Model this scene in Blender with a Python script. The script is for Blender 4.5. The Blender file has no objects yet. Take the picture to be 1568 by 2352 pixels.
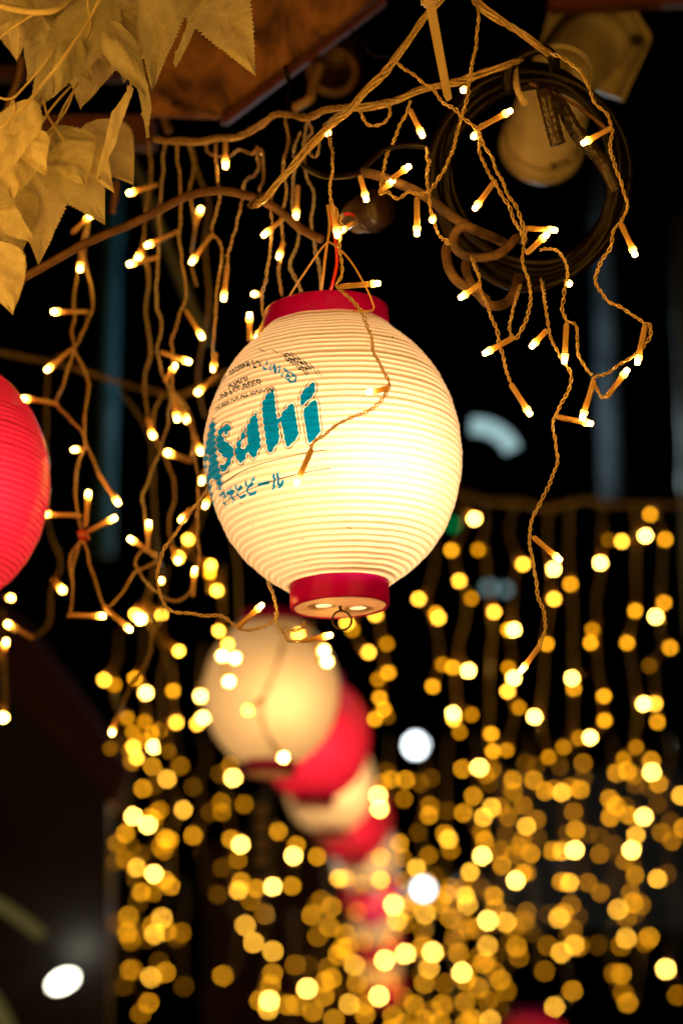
import bpy, bmesh, math, random
import numpy as np
from mathutils import Vector, Matrix

random.seed(7); np.random.seed(7)
sc = bpy.context.scene
COL = sc.collection

# ------------------------------------------------------------------ camera
PITCH = math.radians(14.0)
cam_d = bpy.data.cameras.new('camera')
cam = bpy.data.objects.new('camera', cam_d); COL.objects.link(cam)
cam.location = (0, 0, 1.55)
cam.rotation_euler = (math.pi / 2 + PITCH, 0, 0)
cam_d.sensor_fit = 'VERTICAL'; cam_d.sensor_height = 36.0; cam_d.sensor_width = 24.0
cam_d.lens = 85.0
cam_d.clip_start = 0.02; cam_d.clip_end = 400
cam_d.dof.use_dof = True
cam_d.dof.focus_distance = 1.385 * 1.7
cam_d.dof.aperture_fstop = 3.25
cam_d.dof.aperture_blades = 0
sc.camera = cam
FPX = 3267.0            # measuring units of the layout per metre at unit depth
K = 1.7                 # metres along the line of sight per unit of layout depth
CAMM = Matrix.Translation(cam.location) @ cam.rotation_euler.to_matrix().to_4x4()
CAMI = CAMM.inverted()

def P(u, v, d=1.38):
    """a point of the place, measured from where the photographer stood"""
    return CAMM @ Vector(((u - 784) / FPX * d, -(v - 1176) / FPX * d, -d * K))

# ------------------------------------------------------------------ world: night sky
w = bpy.data.worlds.new('World'); sc.world = w; w.use_nodes = True
nt = w.node_tree
sky = nt.nodes.new('ShaderNodeTexSky'); sky.sky_type = 'NISHITA'; sky.sun_disc = False
sky.sun_elevation = math.radians(-6); sky.sun_rotation = math.radians(200)
nt.links.new(sky.outputs[0], nt.nodes['Background'].inputs[0])
nt.nodes['Background'].inputs[1].default_value = 0.05

sc.view_settings.view_transform = 'Standard'
sc.view_settings.look = 'None'
sc.view_settings.exposure = 0.0
sc.view_settings.gamma = 1.0
sc.view_settings.use_curve_mapping = False
cy = sc.cycles
cy.use_adaptive_sampling = False
cy.use_denoising = True
cy.denoiser = 'OPENIMAGEDENOISE'
cy.denoising_input_passes = 'RGB_ALBEDO_NORMAL'
cy.max_bounces = 6; cy.diffuse_bounces = 4; cy.glossy_bounces = 2; cy.transmission_bounces = 5
cy.transparent_max_bounces = 8
cy.sample_clamp_indirect = 3.0
cy.caustics_reflective = False; cy.caustics_refractive = False
cy.use_light_tree = True

# ------------------------------------------------------------------ materials
def new_mat(name):
    m = bpy.data.materials.new(name); m.use_nodes = True
    n = m.node_tree.nodes; n.clear()
    out = n.new('ShaderNodeOutputMaterial')
    return m, m.node_tree, out

def N(t, kind, **kw):
    n = t.nodes.new(kind)
    for k, v in kw.items():
        if k.startswith('i_'):
            n.inputs[k[2:].replace('_', ' ')].default_value = v
        else:
            setattr(n, k, v)
    return n

def mottled(t, c1, c2, scale, detail=4, lo=0.35, hi=0.65, dist=0.0, stretch=None):
    """colour output that wanders between two colours"""
    tc = N(t, 'ShaderNodeTexCoord')
    src = tc.outputs['Object']
    if stretch:
        mp = N(t, 'ShaderNodeMapping'); mp.inputs['Scale'].default_value = stretch
        t.links.new(src, mp.inputs[0]); src = mp.outputs[0]
    nz = N(t, 'ShaderNodeTexNoise'); nz.inputs['Scale'].default_value = scale
    nz.inputs['Detail'].default_value = detail; nz.inputs['Distortion'].default_value = dist
    t.links.new(src, nz.inputs['Vector'])
    cr = N(t, 'ShaderNodeValToRGB')
    cr.color_ramp.elements[0].position = lo; cr.color_ramp.elements[0].color = (*c1, 1)
    cr.color_ramp.elements[1].position = hi; cr.color_ramp.elements[1].color = (*c2, 1)
    t.links.new(nz.outputs['Fac'], cr.inputs[0])
    return cr.outputs[0], nz.outputs['Fac']

def principled(name, c1, c2=None, scale=40, rough=0.5, spec=.5, bump=0.0, coat=0.0, metal=0.0, stretch=None, lo=.35, hi=.65, dist=0.0, bdist=0.002):
    m, t, out = new_mat(name)
    b = N(t, 'ShaderNodeBsdfPrincipled')
    col, fac = mottled(t, c1, c2 or c1, scale, stretch=stretch, lo=lo, hi=hi, dist=dist)
    t.links.new(col, b.inputs['Base Color'])
    b.inputs['Roughness'].default_value = rough
    b.inputs['Specular IOR Level'].default_value = spec
    b.inputs['Metallic'].default_value = metal
    b.inputs['Coat Weight'].default_value = coat
    if bump:
        bp = N(t, 'ShaderNodeBump'); bp.inputs['Strength'].default_value = bump; bp.inputs['Distance'].default_value = bdist
        t.links.new(fac, bp.inputs['Height']); t.links.new(bp.outputs[0], b.inputs['Normal'])
    t.links.new(b.outputs[0], out.inputs[0])
    return m

def thin(name, cd, ct, mixf=0.6, gloss=0.04, rough=0.3, c2=None, scale=60, lo=.45, hi=.7, stretch=None, bump=0.0):
    """thin sheet or clear plastic that lets diffuse light through"""
    m, t, out = new_mat(name)
    col, fac = mottled(t, cd, c2 or cd, scale, lo=lo, hi=hi, stretch=stretch)
    d = N(t, 'ShaderNodeBsdfDiffuse'); tr = N(t, 'ShaderNodeBsdfTranslucent')
    t.links.new(col, d.inputs['Color'])
    mulc = N(t, 'ShaderNodeMix', data_type='RGBA', blend_type='MULTIPLY'); mulc.inputs[0].default_value = 1
    t.links.new(col, mulc.inputs[6]); mulc.inputs[7].default_value = (*ct, 1)
    t.links.new(mulc.outputs[2], tr.inputs['Color'])
    mx = N(t, 'ShaderNodeMixShader'); mx.inputs[0].default_value = mixf
    t.links.new(d.outputs[0], mx.inputs[1]); t.links.new(tr.outputs[0], mx.inputs[2])
    g = N(t, 'ShaderNodeBsdfGlossy'); g.inputs['Roughness'].default_value = rough
    lw = N(t, 'ShaderNodeLayerWeight'); lw.inputs[0].default_value = .5
    pw = N(t, 'ShaderNodeMath', operation='POWER'); pw.inputs[1].default_value = 5; t.links.new(lw.outputs['Facing'], pw.inputs[0])
    ad = N(t, 'ShaderNodeMath', operation='MULTIPLY_ADD'); ad.inputs[1].default_value = .6; ad.inputs[2].default_value = gloss; t.links.new(pw.outputs[0], ad.inputs[0])
    mx2 = N(t, 'ShaderNodeMixShader'); t.links.new(ad.outputs[0], mx2.inputs[0])
    t.links.new(mx.outputs[0], mx2.inputs[1]); t.links.new(g.outputs[0], mx2.inputs[2])
    if bump:
        bp = N(t, 'ShaderNodeBump'); bp.inputs['Strength'].default_value = bump; bp.inputs['Distance'].default_value = 0.001
        t.links.new(fac, bp.inputs['Height'])
        for s in (d, tr, g): t.links.new(bp.outputs[0], s.inputs['Normal'])
    t.links.new(mx2.outputs[0], out.inputs[0])
    return m

def glow(name, col, strength, sampling='AUTO'):
    m, t, out = new_mat(name)
    e = N(t, 'ShaderNodeEmission'); e.inputs[0].default_value = (*col, 1); e.inputs[1].default_value = strength
    t.links.new(e.outputs[0], out.inputs[0])
    m.cycles.emission_sampling = sampling
    return m

M = {}
def specks(m, scale=220, cut=.73, dark=.35):
    t = m.node_tree
    tc = N(t, 'ShaderNodeTexCoord'); nz = N(t, 'ShaderNodeTexNoise'); nz.inputs['Scale'].default_value = scale; nz.inputs['Detail'].default_value = 2
    mp = N(t, 'ShaderNodeMapping'); mp.inputs['Scale'].default_value = (.45, .45, 1.6); t.links.new(tc.outputs['Object'], mp.inputs[0]); t.links.new(mp.outputs[0], nz.inputs['Vector'])
    cr = N(t, 'ShaderNodeValToRGB'); cr.color_ramp.elements[0].position = cut; cr.color_ramp.elements[0].color = (1, 1, 1, 1)
    cr.color_ramp.elements[1].position = cut + .03; cr.color_ramp.elements[1].color = (dark, dark * .8, dark * .5, 1)
    t.links.new(nz.outputs['Fac'], cr.inputs[0])
    for n in [n for n in t.nodes if n.type in ('BSDF_DIFFUSE', 'BSDF_TRANSLUCENT')]:
        src = n.inputs['Color'].links[0].from_socket
        mu = N(t, 'ShaderNodeMix', data_type='RGBA', blend_type='MULTIPLY'); mu.inputs[0].default_value = 1
        t.links.new(src, mu.inputs[6]); t.links.new(cr.outputs[0], mu.inputs[7]); t.links.new(mu.outputs[2], n.inputs['Color'])

M['shell'] = thin('lantern_vinyl_cream', (.86, .82, .74), (1, .98, .95), .72, .02, .28, c2=(.80, .74, .64), scale=30, lo=.3, hi=.8, stretch=(1, 1, 14))
specks(M['shell'])
def crease_shade(m, c=(.84, .75, .62)):  # shading between the ribs, painted into the shell colour
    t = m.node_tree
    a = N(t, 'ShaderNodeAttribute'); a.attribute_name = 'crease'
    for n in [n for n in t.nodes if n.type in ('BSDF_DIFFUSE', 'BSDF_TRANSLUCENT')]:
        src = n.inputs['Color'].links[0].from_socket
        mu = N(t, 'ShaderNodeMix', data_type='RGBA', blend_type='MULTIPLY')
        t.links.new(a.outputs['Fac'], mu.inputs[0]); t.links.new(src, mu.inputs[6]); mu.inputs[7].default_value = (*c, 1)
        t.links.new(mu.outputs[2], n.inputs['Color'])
crease_shade(M['shell'])
M['shell_red'] = thin('lantern_vinyl_red', (.9, .04, .17), (1, .95, .9), .68, .03, .2)
crease_shade(M['shell_red'], (.42, .25, .35))
M['band'] = thin('red_plastic_band', (.62, .002, .28), (1, .8, 1), .42, .01, .3, c2=(.50, .002, .22), scale=25)
M['board'] = thin('pale_thin_board', (.84, .66, .50), (1, .8, .62), .45, .0, .5, c2=(.66, .47, .32), scale=26, lo=.3, hi=.72, stretch=(1, 4, 1))
M['liner'] = thin('cream_liner', (.85, .8, .7), (1, 1, 1), .5, .0, .5)
M['reflector'] = principled('white_reflector', (.9, .88, .84), None, 10, .7)
M['ring'] = principled('blackened_wire', (.03, .022, .018), (.09, .05, .03), 60, .4, metal=.7)
M['teal'] = thin('teal_ink', (.0, .34, .98), (1, 1, 1), .8, .0, .5)
M['ink'] = thin('dark_blue_ink', (.006, .03, .06), (1, 1, 1), .3, .0, .5)
M['clear_cord'] = thin('amber_clear_cord', (.82, .62, .32), (1, .88, .65), .42, .18, .12, c2=(.46, .30, .12), scale=300)
M['grey_cord'] = thin('clear_cord_silvery', (.62, .52, .38), (1, .9, .7), .3, .2, .12)
M['sleeve'] = thin('clear_sleeve', (.62, .42, .18), (1, .85, .6), .45, .08, .15, c2=(.50, .32, .12), scale=200)
M['collar'] = thin('clear_collar', (.9, .78, .5), (1, .95, .8), .6, .08, .1)
M['led'] = glow('warm_led', (1, .47, .075), 75)
M['lv0'] = glow('warm_led_faint', (1, .37, .004), 2.0)
M['lv1'] = glow('warm_led_dim', (1, .38, .005), 6.5)
M['lv2'] = glow('warm_led_medium', (1, .40, .010), 14)
M['lv3'] = glow('warm_led_bright', (1, .47, .035), 28)
M['lv4'] = glow('warm_led_brightest', (1, .56, .10), 85)
M['brown_cable'] = principled('brown_rubber_cable', (.15, .07, .03), (.08, .035, .016), 60, .42, bump=.2)
M['dusty_cable'] = principled('dusty_brown_cable', (.14, .075, .035), (.035, .016, .008), 45, .6, bump=.5, lo=.4, hi=.62)
M['black_cable'] = principled('dark_glossy_cable', (.003, .0015, .001), (.007, .0035, .002), 30, .3, spec=.16)
M['tape'] = principled('black_tape', (.02, .014, .01), (.05, .03, .02), 120, .25, bump=.6)
M['red_wire'] = principled('red_wire', (.7, .02, .01), None, 10, .35)
M['yellow_wire'] = principled('tan_wire', (.6, .36, .12), None, 10, .35)
M['tie'] = thin('natural_nylon', (.75, .62, .42), (1, .9, .7), .4, .05, .3)
M['leaf'] = thin('cream_fabric_leaf', (.84, .77, .62), (1, .93, .75), .40, .0, .7, c2=(.66, .58, .42), scale=120, lo=.3, hi=.75, stretch=(1, 6, 1), bump=.3)
def vary(m, lo=.66, hi=1.0):
    t = m.node_tree
    oi = N(t, 'ShaderNodeObjectInfo'); cr = N(t, 'ShaderNodeValToRGB')
    cr.color_ramp.elements[0].color = (lo * .95, lo, lo * 1.05, 1); cr.color_ramp.elements[1].color = (hi, hi, hi, 1)
    t.links.new(oi.outputs['Random'], cr.inputs[0])
    for n in [n for n in t.nodes if n.type in ('BSDF_DIFFUSE', 'BSDF_TRANSLUCENT')]:
        src = n.inputs['Color'].links[0].from_socket
        mu = N(t, 'ShaderNodeMix', data_type='RGBA', blend_type='MULTIPLY'); mu.inputs[0].default_value = 1
        t.links.new(src, mu.inputs[6]); t.links.new(cr.outputs[0], mu.inputs[7]); t.links.new(mu.outputs[2], n.inputs['Color'])
vary(M['leaf'])
M['stem'] = principled('cream_plastic_stem', (.55, .46, .30), (.42, .33, .19), 60, .5)
M['wood'] = principled('stained_brown_board', (.30, .13, .035), (.07, .022, .008), 20, .7, bump=.5, dist=1.5, stretch=(1, 1, .6), lo=.36, hi=.62, bdist=.004)
M['redwood'] = principled('dark_red_timber', (.11, .012, .005), (.07, .008, .004), 12, .6, stretch=(1, 8, 8))
M['white_metal'] = principled('white_painted_metal', (.82, .75, .62), (.55, .45, .32), 22, .38, bump=.1, lo=.42, hi=.72)
M['dark'] = principled('dark_plastic', (.02, .012, .01), (.04, .02, .012), 30, .35)
M['socket'] = principled('dark_brown_socket', (.02, .009, .006), (.035, .016, .009), 30, .3)
M['teal_paint'] = principled('teal_painted_steel', (.10, .30, .38), (.07, .22, .28), 8, .5)
M['grey_paint'] = principled('grey_painted_steel', (.22, .28, .31), (.15, .19, .22), 8, .5)
M['dim_paint'] = principled('dull_grey_paint', (.12, .15, .17), (.07, .09, .10), 8, .6)
M['asphalt'] = principled('asphalt', (.05, .05, .05), (.035, .035, .036), 120, .85, bump=.3)
M['facade'] = principled('dark_facade', (.055, .05, .05), (.03, .028, .028), 1.5, .8)
M['brownwall'] = principled('brown_board_wall', (.55, .24, .07), (.32, .13, .04), 2.0, .7)
M['green'] = glow('green_sign_light', (.0, .5, .12), 1.0)
M['cool'] = glow('cool_lamp', (.86, .96, 1), 9)
M['cool_dim'] = glow('cool_lamp_dim', (.42, .66, .68), .8)
M['warmwhite'] = glow('warm_white_lamp', (1, .95, .72), 11)
M['olive'] = glow('yellow_tube_light', (.5, .4, .12), .16)
M['bluesign'] = principled('dark_blue_sign', (.02, .035, .10), (.03, .04, .08), 8, .5)

# ------------------------------------------------------------------ object helpers
def link(o, parent=None):
    COL.objects.link(o)
    if parent is not None:
        o.parent = parent
    return o

def tag(o, label=None, cat=None, group=None, kind=None):
    if label: o['label'] = label
    if cat: o['category'] = cat
    if group: o['group'] = group
    if kind: o['kind'] = kind
    return o

def empty(name, loc, label, cat, group=None):
    o = bpy.data.objects.new(name, None); o.empty_display_size = .02
    o.location = loc; COL.objects.link(o)
    return tag(o, label, cat, group)

def mesh_obj(name, verts, faces, mat, parent=None, smooth=True, loc=None):
    me = bpy.data.meshes.new(name)
    me.from_pydata([tuple(v) for v in verts], [], [tuple(f) for f in faces])
    if smooth: me.polygons.foreach_set('use_smooth', [True] * len(me.polygons))
    me.materials.append(M[mat] if isinstance(mat, str) else mat)
    me.update()
    o = bpy.data.objects.new(name, me)
    if loc is not None: o.location = loc
    return link(o, parent)

def bm_obj(name, bm, mat, parent=None, smooth=False):
    me = bpy.data.meshes.new(name); bm.to_mesh(me); bm.free()
    if smooth: me.polygons.foreach_set('use_smooth', [True] * len(me.polygons))
    me.materials.append(M[mat] if isinstance(mat, str) else mat)
    return link(bpy.data.objects.new(name, me), parent)

def rel(pts, origin):
    o = np.array(origin)
    return [tuple(np.array(p) - o) for p in pts]

def catmull(pts, step):
    """resample a polyline of 3D points as a smooth curve at about `step` metres"""
    p = np.array([tuple(q) for q in pts], float)
    if len(p) == 2:
        n = max(2, int(np.linalg.norm(p[1] - p[0]) / step) + 1)
        t = np.linspace(0, 1, n)[:, None]
        return p[0] * (1 - t) + p[1] * t
    ext = np.vstack([2 * p[0] - p[1], p, 2 * p[-1] - p[-2]])
    out = []
    for i in range(1, len(ext) - 2):
        a, b, c, d = ext[i - 1:i + 3]
        n = max(1, int(np.linalg.norm(c - b) / step))
        for k in range(n):
            t = k / n
            out.append(0.5 * ((2 * b) + (-a + c) * t + (2 * a - 5 * b + 4 * c - d) * t * t + (-a + 3 * b - 3 * c + d) * t ** 3))
    out.append(p[-1])
    return np.array(out)

def frames(c):
    t = np.gradient(c, axis=0); t /= np.maximum(np.linalg.norm(t, axis=1), 1e-9)[:, None]
    n0 = np.cross(t[0], (0.3, 0.9, 0.2)); n0 /= np.linalg.norm(n0)
    ns = [n0]
    for i in range(1, len(c)):
        n = ns[-1] - t[i] * np.dot(ns[-1], t[i]); l = np.linalg.norm(n)
        ns.append(n / l if l > 1e-6 else ns[-1])
    n = np.array(ns); b = np.cross(t, n)
    return t, n, b

def tube(c, r, sides=6, caps=True, V=None, F=None):
    """append a tube along points c (array) with radius r (number or array)"""
    V = V if V is not None else []; F = F if F is not None else []
    t, n, b = frames(c)
    r = np.broadcast_to(np.array(r, float), (len(c),))
    base = len(V)
    for k in range(len(c)):
        for s in range(sides):
            a = 2 * math.pi * s / sides
            V.append(c[k] + (n[k] * math.cos(a) + b[k] * math.sin(a)) * r[k])
    for k in range(len(c) - 1):
        for s in range(sides):
            s2 = (s + 1) % sides
            F.append((base + k * sides + s, base + k * sides + s2, base + (k + 1) * sides + s2, base + (k + 1) * sides + s))
    if caps:
        F.append(tuple(base + s for s in reversed(range(sides))))
        F.append(tuple(base + (len(c) - 1) * sides + s for s in range(sides)))
    return V, F

def wobble(c, amp, wl):
    """small irregular wander of a hanging cord"""
    L = np.concatenate([[0], np.cumsum(np.linalg.norm(np.diff(c, axis=0), axis=1))])
    off = np.zeros_like(c)
    for k in range(3):
        w_ = wl * random.uniform(.6, 1.8)
        for ax in range(3):
            off[:, ax] += amp * random.uniform(.3, 1) * np.sin(L * 2 * math.pi / w_ + random.uniform(0, 6.28))
    return c + off * .6

def strands(pts, n=2, r=.00088, off=.00105, pitch=.0155, step=.0014, sides=5, wob=.0008, wl=.03):
    c = catmull(pts, step)
    if wob: c = wobble(c, wob, wl)
    t, nn, b = frames(c)
    L = np.concatenate([[0], np.cumsum(np.linalg.norm(np.diff(c, axis=0), axis=1))])
    ph = L * 2 * math.pi / pitch + .9 * np.sin(L * 2 * math.pi / .07 + random.uniform(0, 6)) + random.uniform(0, 6)
    loose = 1 + .35 * np.maximum(0, np.sin(L * 2 * math.pi / .11 + random.uniform(0, 6)))
    V, F = [], []
    for k in range(n):
        a = ph + 2 * math.pi * k / n
        cc = c + (nn * np.cos(a)[:, None] + b * np.sin(a)[:, None]) * (off * loose)[:, None]
        tube(cc, r, sides, True, V, F)
    return V, F, c

def lathe(prof, seg, V=None, F=None, cap0=False, cap1=False):
    V = V if V is not None else []; F = F if F is not None else []
    base = len(V)
    for (r, z) in prof:
        for s in range(seg):
            a = 2 * math.pi * s / seg
            V.append((r * math.cos(a), r * math.sin(a), z))
    for k in range(len(prof) - 1):
        for s in range(seg):
            s2 = (s + 1) % seg
            F.append((base + k * seg + s, base + k * seg + s2, base + (k + 1) * seg + s2, base + (k + 1) * seg + s))
    if cap0: F.append(tuple(base + s for s in reversed(range(seg))))
    if cap1: F.append(tuple(base + (len(prof) - 1) * seg + s for s in range(seg)))
    return V, F

def axis_matrix(a, b):
    """matrix at point a with its z axis towards b"""
    z = (Vector(b) - Vector(a)).normalized()
    x = z.cross(Vector((.13, 1, .07))); x.normalize(); y = z.cross(x)
    m = Matrix((x, y, z)).transposed().to_4x4(); m.translation = Vector(a)
    return m

# ------------------------------------------------------------------ large structure
def box_between(name, corners_px, d, thick, mat, label=None, cat=None, kind=None, parent=None):
    """a slab whose near face has the given corners (u, v[, depth]) and that runs back by `thick` metres"""
    near = [P(c[0], c[1], c[2] if len(c) > 2 else d) for c in corners_px]
    n = len(near)
    back = CAMM.to_3x3() @ Vector((0, 0, -thick))
    org = near[0].copy()
    V = [p - org for p in near] + [p + back - org for p in near]
    F = [tuple(range(n)), tuple(reversed(range(n, 2 * n)))] + [(i, (i + 1) % n, n + (i + 1) % n, n + i) for i in range(n)]
    o = mesh_obj(name, V, F, mat, parent, smooth=False)
    o.location = org
    bm = bmesh.new(); bm.from_mesh(o.data)
    bmesh.ops.recalc_face_normals(bm, faces=bm.faces)
    bmesh.ops.bevel(bm, geom=bm.edges[:], offset=min(.004, thick * .2), segments=2, affect='EDGES')
    bm.to_mesh(o.data); bm.free()
    return tag(o, label, cat, None, kind)

def plain_box(name, lo, hi, mat, parent=None):
    bm = bmesh.new(); bmesh.ops.create_cube(bm, size=1)
    for v in bm.verts:
        v.co = Vector([lo[i] + (v.co[i] + .5) * (hi[i] - lo[i]) for i in range(3)])
    bmesh.ops.bevel(bm, geom=bm.edges[:], offset=.006, segments=2, affect='EDGES')
    return bm_obj(name, bm, mat, parent)

g = mesh_obj('ground', [(-60, -20, 0), (60, -20, 0), (60, 120, 0), (-60, 120, 0)], [(0, 1, 2, 3)], 'asphalt', smooth=False)
tag(g, kind='structure')

# two dark shop buildings that close the lane
b1 = empty('shop_building', (5.2, 26, 0), 'dark unlit building behind the curtain of lights', 'building')
plain_box('wall', (-2.2, 0, 0), (9, 6, 14), 'facade', b1)
for k in range(5):
    for j in range(3):
        fr = plain_box('window', (-1.7 + k * 1.9, -.05, 3.3 + j * 1.9), (-.6 + k * 1.9, -.003, 4.5 + j * 1.9), 'dark', b1)
b2 = empty('shop_building', (-6, 24, 0), 'dark building on the side of the red lantern, mostly unlit', 'building')
plain_box('wall', (-9, 0, 0), (3.4, 6, 13), 'facade', b2)
for k in range(4):
    for j in range(2):
        plain_box('window', (-5.5 + k * 2.2, -.05, 3.2 + j * 2.1), (-4.3 + k * 2.2, -.003, 4.5 + j * 2.1), 'dark', b2)

# warm brown wall of the stall at the end of the lantern row
bw = empty('stall_wall', P(640, 2120, 10.8), 'warm brown boarded stall wall glowing behind the lowest lanterns', 'wall')
for k in range(12):
    a = P(470 + k * 32, 1905 + abs(k - 5) * 6, 10.8) - bw.location
    c = P(470 + k * 32 + 31, 2420, 10.8) - bw.location
    plain_box('plank', (a.x, 0, c.z), (c.x, .03, a.z), 'brownwall', bw)

def pole(name, u, v0, v1, d, wpx, mat, label, lip=None):
    a, b = P(u, v0, d), P(u, v1, d)
    x, y = a.x, a.y
    r = wpx / FPX * d / 2
    e = empty(name, (x, y, 0), label, 'pole')
    top = P(u, v0, d).z
    bot = b.z
    V, F = lathe([(r, bot), (r, (top + bot) * .5), (r, top)], 20, cap0=True, cap1=True)
    mesh_obj('shaft', V, F, mat, e)
    V, F = lathe([(r * 1.18, 0), (r * 1.18, .05), (r * 1.02, .055)], 20)
    for z in (bot + (top - bot) * .33, bot + (top - bot) * .72):
        mesh_obj('pipe_clamp', V, F, mat, e, loc=(0, 0, z))
    return e
pole('drain_pipe', 262, 300, 1330, 4.2, 44, 'teal_paint', 'teal vertical pipe behind the strings at the side of the leaves')
pole('steel_post', 1378, 300, 1200, 4.4, 52, 'dim_paint', 'bluish grey post behind the big cable coil')
pole('steel_post', 1562, 500, 1500, 3.6, 46, 'grey_paint', 'grey post at the picture edge beyond the dangling strings')

# stained board of the eave, and its timbers
eave = empty('eave_board', P(600, 60, 1.75), 'stained brown eave board behind the cream leaves', 'board')
def slab(name, cs, d, th, mat, par):
    o = box_between(name, cs, d, th, mat)
    o.parent = par; o.location = o.location - par.location
    return o
slab('panel', [(330, -120, 1.72), (930, -120, 1.72), (868, -8, 1.72), (655, 158, 1.72), (505, 268, 1.72), (330, 262, 1.72)], 1.72, .03, 'wood', eave)
slab('rim_board', [(880, -10, 1.715), (893, -2, 1.715), (512, 287, 1.715), (500, 271, 1.715)], 1.7, .035, 'redwood', eave)
tb = empty('eave_beam', P(120, 220, 1.9), 'dark red horizontal timber behind the leaf branch', 'beam')
slab('timber', [(-200, 262, 1.9), (352, 262, 1.9), (352, 332, 1.9), (-200, 330, 1.9)], 1.9, .08, 'redwood', tb)
slab('rail', [(-200, 150, 2.0), (330, 150, 2.0), (330, 178, 2.0), (-200, 178, 2.0)], 2.0, .05, 'redwood', tb)
aw = empty('awning_beam', P(150, 1600, 3.2), 'dark red slanting beam under the red lantern', 'beam')
slab('timber', [(-120, 1310, 3.98), (60, 1440, 3.98), (300, 1770, 4.0), (270, 1860, 4.0), (-120, 1440, 3.98)], 4.0, .10, 'redwood', aw)
dp = empty('stall_side', P(100, 1900, 4.1), 'dark stall side panel below the red lantern, under the slanting beam', 'stall')
slab('side_panel', [(-200, 1400, 4.1), (20, 1450, 4.1), (252, 1770, 4.1), (252, 2500, 4.1), (-200, 2500, 4.1)], 4.1, .05, 'dark', dp)
tr_ = empty('roof_rail', P(1390, 0, 1.8), 'dark red rail above the white spotlight', 'rail')
slab('timber', [(1262, -60, 1.8), (1620, -60, 1.8), (1620, 2, 1.8), (1262, 17, 1.8)], 1.8, .05, 'redwood', tr_)

# ------------------------------------------------------------------ lanterns
PROF = [(-1.0, .385), (-.94, .49), (-.88, .58), (-.75, .725), (-.58, .845), (-.38, .93), (-.15, .99), (0, 1.0), (.2, .99), (.40, .94), (.60, .845), (.78, .71), (.90, .575), (.97, .50), (1.0, .478)]
LR, LH = .1325, .1385
_pz = np.array([p[0] for p in PROF]); _pr = np.array([p[1] for p in PROF])
def _smooth_prof(t):
    # monotone-ish smooth interpolation
    k = np.linspace(-.04, .04, 9)
    return float(np.mean([np.interp(min(1, max(-1, t + q)), _pz, _pr) for q in k]))
_tab_t = np.linspace(-1, 1, 401); _tab_r = np.array([_smooth_prof(t) for t in _tab_t])
def base_r(z): return LR * float(np.interp(z / LH, _tab_t, _tab_r))
# ribs run evenly along the arc
_arc = np.concatenate([[0], np.cumsum(np.hypot(np.diff(_tab_r * LR), np.diff(_tab_t * LH)))]); _arcn = _arc / _arc[-1]
NRIB = 47
def rib(z):
    s = float(np.interp(z / LH, _tab_t, _arcn)) * NRIB
    f = abs(math.sin(math.pi * s))
    k = int(s)
    return (.0030 + .0005 * math.sin(k * 2.4) * math.sin(k * .77)) * (f ** .8 - .5)
def dent(phi, z):
    return .0009 * math.sin(3 * phi + 18 * z + 1) * math.sin(2 * phi - 25 * z) + .0006 * math.sin(7 * phi + 40 * z) * math.sin(5 * phi + 2)
def surf(phi, z, lift=0.0):
    r0 = base_r(z); dz = .002
    sl = (base_r(min(LH, z + dz)) - base_r(max(-LH, z - dz))) / (2 * dz)
    nl = math.hypot(1, sl); h = rib(z) + lift + dent(phi, z)
    r = r0 + h / nl; zz = z - h * sl / nl
    return (r * math.sin(phi), -r * math.cos(phi), zz)     # phi = 0 looks at the viewer, negative to the left

def shell_mesh(seg, per):
    n = NRIB * per
    ts = np.interp(np.linspace(0, 1, n + 1), _arcn, _tab_t)
    V, F = [], []
    for t in ts:
        for s in range(seg):
            V.append(surf(2 * math.pi * s / seg, t * LH))
    for k in range(n):
        for s in range(seg):
            s2 = (s + 1) % seg
            F.append((k * seg + s, k * seg + s2, (k + 1) * seg + s2, (k + 1) * seg + s))
    return V, F

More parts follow.
